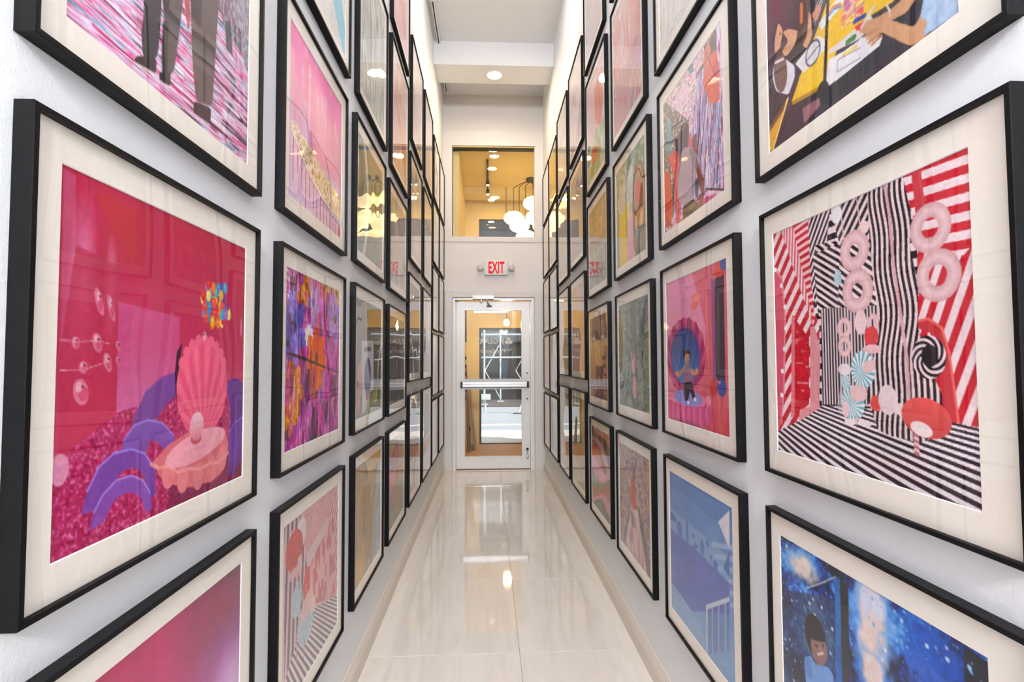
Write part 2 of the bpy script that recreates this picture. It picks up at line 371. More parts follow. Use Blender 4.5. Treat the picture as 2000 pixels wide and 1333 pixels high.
# track with two spot heads
tr = empty('spot_track', (-.005, 7.15, VZ)); tag(tr, 'dark ceiling track with small warm spot heads seen through transom window', 'track light')
MB().box(-.012, .012, 0, 1.12, -.03, 0).build('rail', bz, tr)
for dy_ in (.62, 1.05):
    h = MB().tube([(0, dy_, -.03), (0, dy_, -.07)], .006).lathe([(.022, -.07), (.026, -.12), (.03, -.15), (.02, -.15)], (0, dy_, 0), n=16).build('spot_head', bz, tr, smooth=True)
    MB().lathe([(.024, -.151), (.018, -.16), (.006, -.163)], (0, dy_, 0), n=16).build('bulb', mat('spot_bulb', (255, 220, 150), .4, emit=(255, 214, 130), estr=16), h, smooth=True)
# cluster pendant
pd = empty('cluster_pendant', (.66, 7.9, VZ)); tag(pd, 'brass cluster pendant with glowing white globes behind the transom window', 'pendant lamp')
brass = mat('aged_brass', (96, 74, 48), .35, metal=.9)
globe = mat('opal_globe', (255, 246, 225), .3, emit=(255, 226, 168), estr=1.5)
MB().lathe([(.075, 0), (.08, -.02), (.07, -.045), (.02, -.05)], (0, 0, 0), n=28).build('canopy', brass, pd, smooth=True)
for gx, gy, gz in ((-.27, 0, 3.585), (-.185, -.05, 3.455), (-.085, .02, 3.3), (.06, .1, 3.62), (.17, -.04, 3.46), (.02, -.12, 3.78), (.1, .14, 3.28)):
    z = gz-VZ; ax = gx*.72
    arm = MB().tube([(0, 0, -.03), (gx*.55, gy*.5, -.075), (gx-.002, gy, -.15 if gx < -.1 else -.11), (gx, gy, -.2), (gx, gy, z+.1)], .0055, 8).build('arm', brass, pd, smooth=True)
    pr = [(.155*math.cos(t), .105*math.sin(t)) for t in [math.pi/2-math.pi*k/14 for k in range(1, 14)]]
    pr = [(.03, .103)]+pr+[(.03, -.103)]
    MB().lathe(pr, (gx, gy, z), n=28).build('globe', globe, pd, smooth=True)
l = lamp('POINT', 'pendant_lamp', (0, -.02, 3.05-VZ), 5, GOLD, shadow_soft_size=.2); l.parent = pd
l = lamp('POINT', 'pendant_lamp', (-.3, -.45, 3.72-VZ), 1.8, GOLD, shadow_soft_size=.12); l.parent = pd
sp = empty('globe_pendant', (.29, 8.3, VZ)); tag(sp, 'small white globe pendant hanging low behind the door glass', 'pendant lamp')
MB().tube([(0, 0, 0), (0, 0, 2.06-VZ)], .005, 8).build('cord', bz, sp)
MB().lathe([(.012, 2.07-VZ), (.035, 2.055-VZ), (.052, 2.015-VZ), (.05, 1.985-VZ), (.03, 1.96-VZ), (.01, 1.952-VZ)], (0, 0, 0), n=20).build('globe', globe, sp, smooth=True)
l = lamp('POINT', 'globe_lamp', (0, -.12, 1.95-VZ), 10, (1, .74, .34), shadow_soft_size=.06); l.parent = sp
# cardboard and banner leaning against the left wall
card = mat('cardboard', (168, 126, 84), .8, var=.12, scale=14)
def board(y0, y1, h, lean, off, th, m, label, name='cardboard_sheet', cat='cardboard'):
    o = empty(name, (VX0+off+lean, (y0+y1)/2, 0)); tag(o, label, cat)
    hy = (y1-y0)/2
    b = MB().prism([(0, 0), (th, 0), (th-lean, h), (-lean, h)], -hy, hy)
    return o, b.build('sheet', m, o)
o, b = board(8.25, 8.78, .98, .1, .065, .02, card, 'tan cardboard sheet leaning on the vestibule wall beside the street door')
MB().box(-.02, .03, -.2, .2, .02, .05).build('tape', mat('packing_tape', (196, 170, 130), .4), o)
o, b = board(8.08, 8.45, 1.32, .06, .012, .025, mat('grey_cardboard', (120, 92, 70), .8, var=.2, scale=10), 'darker brown cardboard sheet leaning behind the yellow banner')
MB().box(-.005, .026, -.05, .2, .3, .34).build('tape', M['dark'], o)
o, b = board(7.78, 8.0, 1.62, .02, .012, .02, mat('yellow_banner', (226, 176, 40), .6, var=.06), 'tall narrow yellow banner standing against the vestibule left wall', 'banner', 'banner')
for k in range(6):
    MB().box(.004, .022, -.09, .07, 1.42-k*.12, 1.47-k*.12).build('printed_bar', M['dark'], o)
for y0, lb, cc in ((7.86, 'small dark framed picture on the vestibule wall above the banner', (150, 96, 60)), (8.36, 'small dark framed picture on the vestibule wall above the cardboard', (120, 110, 96))):
    t = empty('framed_picture', (VX0, y0+.2, 1.72)); tag(t, lb, 'picture')
    b = MB()
    for a in ((-.2, -.185, 0, .5), (.185, .2, 0, .5), (-.185, .185, 0, .015), (-.185, .185, .485, .5)): b.box(0, .022, *a)
    b.build('frame', M['black'], t)
    MB().box(.001, .01, -.185, .185, .015, .485).build('mat_board', M['matb'], t)
    MB().box(.01, .011, -.13, .13, .07, .43).build('print', mat('vestibule_print', cc, .6, var=.5, scale=9), t)
# ------------------------------------------------------------------ street
conc = mat('pale_concrete', (214, 210, 203), .8, var=.08, scale=3)
asph = mat('asphalt', (150, 156, 160), .85, var=.12, scale=8, bump=.3, bscale=90)
structure(MB().box(-12, 14, VY1+.1, 10.8, -.12, -.015).build('sidewalk', conc))
rd = structure(MB().box(-12, 14, 10.8, 16.8, -.25, -.06).build('road', asph))
MB().box(-12, 14, 12.0, 12.18, -.06, -.055).build('road_line', mat('road_paint', (238, 238, 236), .7, var=.1), rd)
MB().lathe([(.2, 0), (.2, .004), (.18, .005)], (.32, 9.9, -.016), n=28).build('cover_plate', mat('cast_iron', (178, 174, 168), .6), rd)
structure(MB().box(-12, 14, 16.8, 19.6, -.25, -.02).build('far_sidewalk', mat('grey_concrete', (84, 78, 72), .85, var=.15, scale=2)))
bd = empty('storefront_building', (0, 19.6, -.05)); tag(bd, 'dark storefront building across the street behind scaffolding', 'building')
dk = mat('dark_facade', (14, 12, 12), .6, var=.3, scale=2)
MB().box(-12, 14, 0, 3, 0, 9).build('wall', dk, bd)
MB().box(-12, 14, -.12, 0, 2.55, 3.1).build('sign_band', mat('green_sign_band', (26, 40, 36), .5), bd)
MB().prism([(-.9, 2.25), (-.02, 2.6), (-.02, 2.5), (-.9, 2.15)], -4, 4.4, 'x').build('awning', mat('grey_awning', (52, 58, 58), .7), bd)
shop = mat('shop_glass', (22, 24, 28), .08, var=.5, scale=1.5, spec=.7)
for k in range(-4, 6):
    f = MB().box(k*1.5-.7, k*1.5+.7, -.06, -.005, .45, 2.1).build('window', bz, bd)
    MB().box(k*1.5-.62, k*1.5+.62, -.07, -.06, .52, 2.03).build('pane', shop, f)
    f = MB().box(k*1.5-.5, k*1.5+.5, -.06, -.005, 3.6, 5.4).build('window', bz, bd)
    MB().box(k*1.5-.42, k*1.5+.42, -.07, -.06, 3.68, 5.32).build('pane', shop, f)
for x, c in ((.55, (66, 76, 100)), (.95, (60, 40, 38)), (.2, (36, 40, 32))):
    MB().box(x-.16, x+.16, -.09, -.075, .6, 1.5).build('window_poster', mat('poster', c, .6, var=.3, scale=5), bd)
sf = empty('scaffold', (0, 18.2, -.02)); tag(sf, 'galvanised pipe scaffold with diagonal braces across the street', 'scaffold')
galv = mat('galvanised_pipe', (186, 194, 192), .5, metal=.2)
for x, y in ((-.14, -.9), (.42, .4), (1.5, .4), (-1.6, -.9), (2.7, .4)):
    MB().tube([(x, y, .02), (x, y, 4.2)], .032, 10).build('post', galv, sf, smooth=True)
    MB().box(x-.12, x+.12, y-.12, y+.12, 0, .03).build('base_plate', galv, sf)
MB().tube([(-1.7, -.2, 1.56), (2.8, -.2, 1.56)], .03, 10).build('ledger', galv, sf, smooth=True)
MB().tube([(-1.7, -.2, 2.35), (2.8, -.2, 2.35)], .03, 10).build('ledger', galv, sf, smooth=True)
for a, b in (((.38, 0, 2.0), (-.12, -.3, 1.12)), ((-.12, -.3, 1.12), (.4, 0, .15)), ((1.5, 0, 2.1), (.95, 0, 1.1)), ((.95, 0, 1.1), (1.5, 0, .2))):
    MB().tube([a, b], .017, 8).build('brace', galv, sf, smooth=True)
bs = empty('barrier_stand', (.83, 14.6, -.06)); tag(bs, 'small tan and white pipe stand on the road edge', 'barrier')
MB().tube([(0, 0, .02), (.16, .1, .42)], .022, 10).build('strut', galv, bs, smooth=True)
MB().tube([(.16, .1, .42), (.15, .1, .9)], .05, 12).build('post', mat('tan_pipe', (196, 170, 138), .6), bs, smooth=True)
MB().box(-.14, .1, -.03, .03, 0, .025).build('foot', M['dark'], bs)
cu = empty('hydrant_box', (-.1, 15.4, -.06)); tag(cu, 'pale metal box on the kerb by the left scaffold post', 'box')
MB().box(-.12, .16, -.1, .1, .34, .5).build('case', galv, cu, bevel=.02)
MB().tube([(0, 0, 0), (0, 0, .36)], .03, 10).build('stem', galv, cu, smooth=True)
# ------------------------------------------------------------------ print painting (numbers only, stored as a colour attribute)
def _lin(a):
    a = np.clip(a, 0, 1); return np.where(a <= .04045, a/12.92, ((a+.055)/1.055)**2.4)
def rgb(c): return np.array(c, float)/255
def vnoise(h, w, ny, nx, seed):
    r = np.random.RandomState(seed); g = r.rand(ny+2, nx+2)
    y = np.linspace(0, ny, h); x = np.linspace(0, nx, w)
    yi = np.minimum(y.astype(int), ny); xi = np.minimum(x.astype(int), nx); fy = y-yi; fx = x-xi
    fy = (fy*fy*(3-2*fy))[:, None]; fx = (fx*fx*(3-2*fx))[None]
    a = g[yi][:, xi]; b = g[yi][:, xi+1]; c = g[yi+1][:, xi]; d = g[yi+1][:, xi+1]
    return (a*(1-fx)+b*fx)*(1-fy)+(c*(1-fx)+d*fx)*fy
class Canvas:
    """u runs left to right, v top to bottom, both 0..1; painted at twice the mesh resolution"""
    def __init__(s, n, asp=1.0, bg=(255, 255, 255)):
        s.nu = n; s.nv = int(n*asp); s.asp = asp; s.w, s.h = s.nu*2, s.nv*2
        s.a = np.ones((s.h, s.w, 3))*rgb(bg)
        s.U, s.V = np.meshgrid((np.arange(s.w)+.5)/s.w, (np.arange(s.h)+.5)/s.h)
        s.one = np.ones((s.h, s.w))
    def noise(s, nv, nu, seed=0, oct=1):
        t = 0; k = 1; tot = 0
        for o in range(oct):
            t = t+k*vnoise(s.h, s.w, int(nv*2**o), int(nu*2**o), seed+o*17); tot += k; k *= .5
        return t/tot
    def put(s, m, c, al=1):
        c = rgb(c) if isinstance(c, (tuple, list)) else c
        s.a += (np.asarray(m, float)*al)[..., None]*(c-s.a); return s
    def mpoly(s, pts):
        pts = [tuple(p) for p in pts]; us = [p[0] for p in pts]; vs = [p[1] for p in pts]
        x0 = max(int(min(us)*s.w)-1, 0); x1 = min(int(max(us)*s.w)+2, s.w); y0 = max(int(min(vs)*s.h)-1, 0); y1 = min(int(max(vs)*s.h)+2, s.h)
        m = np.zeros((s.h, s.w))
        if x1 <= x0 or y1 <= y0: return m
        U = s.U[y0:y1, x0:x1]; V = s.V[y0:y1, x0:x1]; c = np.zeros(U.shape, bool); j = len(pts)-1
        for i in range(len(pts)):
            (xi, yi), (xj, yj) = pts[i], pts[j]
            if yi != yj:
                c ^= ((yi > V) != (yj > V)) & (U < (xj-xi)*(V-yi)/(yj-yi)+xi)
            j = i
        m[y0:y1, x0:x1] = c; return m
    def poly(s, pts, c, al=1): return s.put(s.mpoly(pts), c, al)
    def sp(s, pts, c, al=1):
        """a polygon with its corners rounded off"""
        for _ in range(2):
            q = []
            for i in range(len(pts)):
                a, b = pts[i], pts[(i+1) % len(pts)]
                q += [(a[0]*.87+b[0]*.13, a[1]*.87+b[1]*.13), (a[0]*.13+b[0]*.87, a[1]*.13+b[1]*.87)]
            pts = q
        return s.put(s.mpoly(pts), c, al)
    def mell(s, c, rx, ry, rot=0, soft=0):
        x = s.U-c[0]; y = s.V-c[1]
        if rot: x, y = x*math.cos(rot)+y*math.sin(rot), -x*math.sin(rot)+y*math.cos(rot)
        d = np.sqrt((x/rx)**2+(y/ry)**2)
        return np.clip((1-d)/soft, 0, 1) if soft else (d < 1).astype(float)
    def ell(s, c, rx, ry, col_, al=1, rot=0, soft=0): return s.put(s.mell(c, rx, ry, rot, soft), col_, al)
    def box4(s, l, r, t, b): return ((l[0]+r[0])/2, (t[1]+b[1])/2), abs(r[0]-l[0])/2, abs(b[1]-t[1])/2
    def line(s, p, q, w, c, al=1):
        dx_, dy_ = q[0]-p[0], q[1]-p[1]; L2 = dx_*dx_+dy_*dy_+1e-12
        t = np.clip(((s.U-p[0])*dx_+(s.V-p[1])*dy_)/L2, 0, 1)
        d = np.hypot(s.U-p[0]-t*dx_, s.V-p[1]-t*dy_); return s.put(d < w/2, c, al)
    def pline(s, pts, w, c, al=1):
        for a, b in zip(pts[:-1], pts[1:]): s.line(a, b, w, c, al)
        return s
    def lerp(s, t, c0, c1): return rgb(c0)+(np.clip(t, 0, 1)[..., None])*(rgb(c1)-rgb(c0))
    def pal(s, t, cols):
        t = np.clip(t, 0, .9999)*(len(cols)-1); i = t.astype(int); f = (t-i)[..., None]; P = np.array([rgb(c) for c in cols])
        return P[i]*(1-f)+P[np.minimum(i+1, len(cols)-1)]*f
    def fan(s, p, period, phase=0, duty=.5, ref=1.0):
        """stripes radiating from p, evenly spaced where they cross v = ref"""
        t = p[0]+(s.U-p[0])*(ref-p[1])/np.where(np.abs(s.V-p[1]) < 1e-4, 1e-4, s.V-p[1])
        return ((t/period+phase) % 1) < duty
    def stripes(s, ang, period, phase=0, duty=.5, warp=0):
        t = s.U*math.cos(ang)+s.V*math.sin(ang)+warp; return ((t/period+phase) % 1) < duty
    def mesh(s, name, y0, y1, z0, z1):
        a = (s.a[0::2, 0::2]+s.a[1::2, 0::2]+s.a[0::2, 1::2]+s.a[1::2, 1::2])/4
        nu, nv = s.nu, s.nv
        # samples sit on vertices
        ys = np.linspace(y0, y1, nu); zs = np.linspace(z1, z0, nv); Y, Z = np.meshgrid(ys, zs)
        co = np.stack([np.zeros_like(Y), Y, Z], -1).reshape(-1, 3)
        i = np.arange(nu*nv).reshape(nv, nu)
        q = np.stack([i[:-1, :-1], i[1:, :-1], i[1:, 1:], i[:-1, 1:]], -1).reshape(-1, 4)
        me = bpy.data.meshes.new(name); me.vertices.add(len(co)); me.vertices.foreach_set('co', co.ravel())
        me.loops.add(q.size); me.loops.foreach_set('vertex_index', q.ravel()); me.polygons.add(len(q))
        me.polygons.foreach_set('loop_start', np.arange(len(q))*4); me.update(calc_edges=True)
        at = me.attributes.new('print', 'FLOAT_COLOR', 'POINT')
        c = np.ones((nu*nv, 4)); c[:, :3] = _lin(a.reshape(-1, 3)); at.data.foreach_set('color', c.ravel())
        me.materials.append(M['prt']); return me
def washes(n, asp, cols, seed, sv=3, su=5, con=1.0, streak=.3):
    """loose abstract of soft colour areas with streaks"""
    c = Canvas(n, asp)
    t = c.noise(sv, su, seed, 3)+streak*(c.noise(2, 26, seed+5)-.5)
    t = (t-t.min())/(t.max()-t.min()); t = np.clip((t-.5)*con+.5, 0, 1)
    c.a = c.pal(t, cols); return c
# ------------------------------------------------------------------ the prints
PAINT = {}
def art(*names):
    def d(f):
        for n in names: PAINT[n] = f
        return f
    return d

@art('LA1')
def streak_floor_legs():
    c = Canvas(230)
    sk = c.V*1.0-c.U*.02
    n = vnoise(c.h, c.w, 190, 7, 3)*.6+vnoise(c.h, c.w, 80, 4, 4)*.4
    c.a = c.pal(np.clip((n-.18)*1.6, 0, 1), [(40, 20, 40), (120, 40, 80), (205, 70, 140), (240, 190, 225), (250, 240, 250), (200, 210, 235), (235, 150, 200), (225, 60, 130), (250, 245, 250), (120, 190, 215), (80, 40, 60)])
    r = random.Random(2)
    for k in range(150):
        u, v = r.random()*1.1-.1, r.random(); l = .08+.3*r.random(); c.line((u, v), (u+l, v+.01*l), .0025+.006*r.random(), r.choice([(30, 14, 30), (255, 250, 255), (214, 20, 110), (90, 190, 215), (60, 20, 44), (250, 200, 230), (255, 255, 255), (226, 60, 140)]), .85)
    # glittering curtain on the right
    m = c.mpoly([(0.728, 0.432), (1.058, 0.046), (1.074, 0.651), (0.924, 0.522), (0.791, 0.517)])
    n2 = vnoise(c.h, c.w, 40, 120, 8)
    c.put(m, c.pal(n2, [(70, 55, 60), (150, 120, 130), (110, 80, 95), (200, 190, 200), (90, 140, 160), (80, 60, 66)]), .85)
    c.poly([(0.790, 0.475), (0.832, 0.451), (0.858, 0.585), (0.802, 0.587)], (60, 55, 58), .8)
    # two standing figures in dark trousers and trainers, jackets above
    c.sp([(0.261, 0.703), (0.264, 0.520), (0.304, 0.417), (0.435, 0.297), (0.514, 0.300), (0.522, 0.523)], (58, 50, 60)); c.sp([(0.522, 0.505), (0.513, 0.263), (0.570, 0.122), (0.731, -0.030), (0.791, 0.035), (0.785, 0.326)], (86, 74, 78)); c.line((0.255, 0.528), (0.249, 0.745), .05, (66, 56, 66)); c.line((0.783, 0.042), (0.809, 0.307), .04, (92, 78, 82))
    c.ell((0.357, 0.307), .05, .065, (190, 140, 120)); c.ell((0.356, 0.281), .055, .05, (40, 30, 32)); c.ell((0.646, -0.033), .05, .065, (196, 146, 124)); c.ell((0.645, -0.063), .055, .05, (52, 38, 34))
    c.sp([(0.279, 0.657), (0.383, 0.592), (0.383, 0.716), (0.370, 0.885), (0.301, 0.933), (0.288, 0.852), (0.300, 0.774)], (46, 38, 44))
    c.sp([(0.368, 0.605), (0.509, 0.514), (0.490, 0.678), (0.459, 0.882), (0.396, 0.939), (0.387, 0.839), (0.399, 0.722)], (92, 82, 82))
    c.sp([(0.389, 0.747), (0.422, 0.725), (0.423, 0.912), (0.396, 0.936)], (52, 44, 48))
    c.sp([(0.270, 0.938), (0.362, 0.889), (0.364, 0.940), (0.329, 0.957), (0.257, 0.966)], (40, 34, 38)); c.line((0.262, 0.966), (0.364, 0.946), .008, (225, 205, 210))
    c.sp([(0.379, 0.927), (0.439, 0.893), (0.441, 0.943), (0.380, 0.955)], (44, 38, 42)); c.line((0.386, 0.955), (0.438, 0.951), .008, (230, 205, 205))
    c.sp([(0.533, 0.458), (0.751, 0.308), (0.728, 0.559), (0.718, 0.712), (0.705, 0.881), (0.592, 0.915), (0.563, 0.764), (0.552, 0.636)], (104, 90, 88))
    c.sp([(0.633, 0.621), (0.647, 0.612), (0.657, 0.889), (0.640, 0.894)], (60, 50, 52))
    c.sp([(0.541, 0.509), (0.621, 0.469), (0.613, 0.635), (0.551, 0.617)], (70, 58, 62))
    c.sp([(0.490, 0.510), (0.540, 0.472), (0.544, 0.676), (0.528, 0.676)], (176, 90, 86))
    c.sp([(0.579, 0.921), (0.698, 0.889), (0.693, 0.953), (0.639, 0.970), (0.577, 0.965)], (52, 42, 46)); c.line((0.580, 0.971), (0.689, 0.962), .01, (235, 190, 210))
    return c

@art('LA2')
def pink_shell_room():
    c = Canvas(270)
    c.a = c.lerp(c.V*1.1+.1*c.noise(4, 4, 1, 2), (186, 24, 66), (205, 66, 112))
    # left wall, lit in two soft cones
    c.poly([(0.011, 0.014), (0.051, 0.018), (0.068, 0.493), (0.019, 0.570)], (196, 72, 112))
    c.put(c.mell((0.086, 0.302), .055, .3, soft=.9), (238, 160, 200), .8)
    c.put(c.mell((0.188, 0.317), .03, .2, soft=.9), (238, 170, 205), .8)
    c.poly([(0.104, 0.027), (0.365, 0.030), (0.322, 0.220), (0.279, 0.212)], (190, 52, 40), .22)  # faint red patch: a reflection in the glass, painted into the print
    # red wall panel and pale lilac screen
    c.poly([(0.058, 0.199), (0.216, 0.223), (0.223, 0.649), (0.023, 0.769), (0.016, 0.493)], (188, 38, 74), .75)
    m = c.mpoly([(0.219, 0.328), (0.521, 0.347), (0.525, 0.614), (0.223, 0.649)]); c.put(m, c.lerp((c.V-.45)*2.2, (205, 74, 128), (214, 138, 190)))
    # magenta glitter floor
    m = c.mpoly([(-0.001, 0.760), (0.223, 0.649), (0.525, 0.614), (1.075, 0.671), (1.038, 1.040), (0.009, 1.027)])
    g = c.noise(140, 140, 5); c.put(m, c.pal(g, [(128, 8, 52), (176, 22, 84), (190, 40, 104), (226, 130, 176)]))
    m = c.mpoly([(0.477, 0.894), (1.031, 0.848), (1.038, 1.040), (0.481, 1.023)]); c.put(m, (96, 16, 56), .55)
    # purple arches
    def arch(o, i, col_, edge):
        c.sp(o[:1]*2+o+o[-1:]*2+i[::-1][:1]*2+i[::-1]+i[:1]*2, col_); c.pline(o[1:-1], .006, edge)
    c.poly([(0.273, 0.796), (0.296, 0.677), (0.348, 0.595), (0.436, 0.549), (0.522, 0.534), (0.525, 0.614), (0.454, 0.644), (0.389, 0.704), (0.367, 0.782)], (124, 66, 150))
    c.poly([(0.842, 0.581), (0.937, 0.569), (1.023, 0.610), (1.033, 0.893), (0.920, 0.981), (0.881, 0.973), (0.888, 0.700)], (110, 56, 140))
    arch([(0.234, 0.789), (0.256, 0.733), (0.297, 0.696), (0.363, 0.685), (0.437, 0.703), (0.500, 0.752), (0.526, 0.826)], [(0.301, 0.801), (0.322, 0.759), (0.365, 0.746), (0.412, 0.760), (0.451, 0.796), (0.463, 0.832)], (128, 78, 172), (166, 130, 220))
    arch([(0.101, 0.906), (0.120, 0.849), (0.160, 0.792), (0.219, 0.763), (0.288, 0.764), (0.350, 0.787), (0.402, 0.845), (0.413, 0.929)], [(0.202, 0.905), (0.216, 0.858), (0.246, 0.824), (0.292, 0.818), (0.335, 0.839), (0.363, 0.885), (0.372, 0.935)], (122, 66, 160), (160, 130, 228))
    arch([(0.128, 0.956), (0.146, 0.911), (0.179, 0.871), (0.228, 0.844), (0.293, 0.843), (0.346, 0.870), (0.382, 0.917), (0.396, 0.969)], [(0.182, 0.949), (0.199, 0.926), (0.226, 0.897), (0.268, 0.889), (0.311, 0.899), (0.343, 0.927), (0.364, 0.973)], (134, 74, 168), (170, 130, 224))
    c.poly([(0.875, 0.804), (1.008, 0.738), (1.011, 0.823), (0.931, 0.919), (0.889, 0.975)], (118, 66, 160)); c.pline([(0.879, 0.794), (0.934, 0.758), (1.013, 0.738)], .005, (170, 140, 224))
    # upright shell
    c.poly([(0.507, 0.622), (0.498, 0.542), (0.508, 0.468), (0.537, 0.436), (0.528, 0.525), (0.526, 0.650)], (60, 22, 48))
    o, rx, ry = c.box4((0.511, 0.578), (0.859, 0.592), (0.667, 0.408), (0.680, 0.781))
    m = c.mell(o, rx, ry); th = np.arctan2(c.U-o[0], (o[1]+ry*1.05)-c.V)
    c.put(m, c.lerp(.5+.5*np.sin(th*26), (234, 80, 120), (248, 112, 142)))
    for k in range(9):
        t = -1.05+k*.2625; c.ell((o[0]+rx*.95*math.sin(t), o[1]-ry*.95*math.cos(t)), .022, .022, (244, 102, 136))
    # shell bowl with lid and pearl
    c.poly([(0.379, 0.829), (0.424, 0.805), (0.473, 0.779), (0.598, 0.751), (0.768, 0.753), (0.849, 0.784), (0.880, 0.843), (0.873, 0.875), (0.828, 0.879), (0.822, 0.950), (0.745, 0.967), (0.673, 0.954), (0.646, 0.963), (0.542, 0.935), (0.477, 0.910), (0.427, 0.875), (0.410, 0.848)], (222, 112, 122))
    for p in ((0.476, 0.877), (0.560, 0.912), (0.658, 0.925), (0.751, 0.915), (0.828, 0.892)): c.ell(p, .035, .05, (234, 130, 136))
    c.pline([(0.383, 0.827), (0.426, 0.848), (0.475, 0.851), (0.529, 0.883), (0.603, 0.885), (0.671, 0.901), (0.735, 0.892), (0.804, 0.902), (0.877, 0.876)], .012, (246, 156, 156))
    o, rx, ry = c.box4((0.456, 0.797), (0.850, 0.821), (0.651, 0.747), (0.629, 0.878)); c.ell(o, rx, ry*.8, (248, 166, 182), rot=-.12)
    c.ell((0.639, 0.782), .035, .022, (206, 84, 100)); o, rx, ry = c.box4((0.591, 0.732), (0.693, 0.744), (0.639, 0.687), (0.643, 0.791)); c.put(c.mell(o, rx*.9, ry), c.lerp((c.V-o[1])/ry*.5+.5, (252, 206, 216), (232, 128, 150)))
    # balloon cluster
    r = random.Random(7); B = [(226, 40, 40), (240, 180, 30), (40, 140, 200), (90, 60, 170), (240, 120, 30), (240, 220, 120), (60, 170, 210), (230, 70, 50), (160, 100, 190)]
    o, rx, ry = c.box4((0.642, 0.294), (0.899, 0.267), (0.763, 0.173), (0.770, 0.386))
    for k in range(46):
        a = r.random()*6.28; q = math.sqrt(r.random()); p = (o[0]+rx*.88*q*math.cos(a), o[1]+ry*.88*q*math.sin(a))
        c.ell(p, .017, .022, B[k % len(B)]); c.ell((p[0]-.003, p[1]-.005), .004, .005, (255, 235, 225), .5)
    c.line((0.769, 0.366), (0.695, 0.400), .004, (120, 40, 60)); c.ell((0.681, 0.405), .012, .018, (236, 170, 180)); c.ell((0.677, 0.399), .004, .006, (30, 20, 25))
    # little pale paper shapes strung across the left wall
    for p, sx, sy in (((0.145, 0.336), .016, .05), ((0.191, 0.350), .014, .05), ((0.142, 0.450), .02, .035), ((0.183, 0.504), .018, .035), ((0.089, 0.582), .03, .045), ((0.067, 0.453), .016, .02), ((0.095, 0.517), .018, .02), ((0.222, 0.456), .01, .018), ((0.224, 0.501), .01, .018)):
        c.ell(p, sx*.85, sy*.8, (224, 128, 156), .85, rot=-.35); c.ell((p[0]+sx*.3, p[1]+sy*.1), sx*.6, sy*.45, (208, 78, 112), .9)
        c.ell((p[0]-sx*.25, p[1]-sy*.3), sx*.4, sy*.3, (240, 176, 192), .8); c.ell((p[0]+sx*.15, p[1]-sy*.3), .005, .003, (110, 30, 60))
    c.pline([(0.018, 0.448), (0.084, 0.449), (0.138, 0.445), (0.187, 0.451)], .0025, (230, 150, 175)); c.pline([(0.019, 0.524), (0.096, 0.523), (0.189, 0.501)], .0025, (230, 150, 175))
    c.ell((0.027, 0.773), .03, .04, (236, 170, 196), .8)
    c.ell((0.993, 0.306), .012, .09, (120, 20, 50), .5); c.ell((0.971, 0.353), .01, .04, (235, 150, 170), .7)
    return c

@art('LA3')
def magenta_blur():
    c = Canvas(130)
    d = np.hypot(c.U-.55, c.V-.55)
    c.a = c.lerp(d*1.5, (206, 62, 128), (188, 34, 92))
    c.put(np.clip(1.2-2.2*np.hypot(c.U-1.0, c.V-.02), 0, 1), (84, 62, 88), .95)
    c.put(np.clip(1-2.4*np.hypot(c.U-.92, (c.V-.45)*1.2), 0, 1), (190, 110, 196), .9)
    c.put(np.clip(1-5*np.hypot(c.U-.93, c.V-.47), 0, 1), (236, 200, 240), .8)
    c.put(np.clip(1-3*np.hypot(c.U-.85, (c.V-.1)*2), 0, 1), (200, 50, 90), .6)
    c.put(np.clip(c.V-.6, 0, 1), (120, 30, 110), .8)
    return c

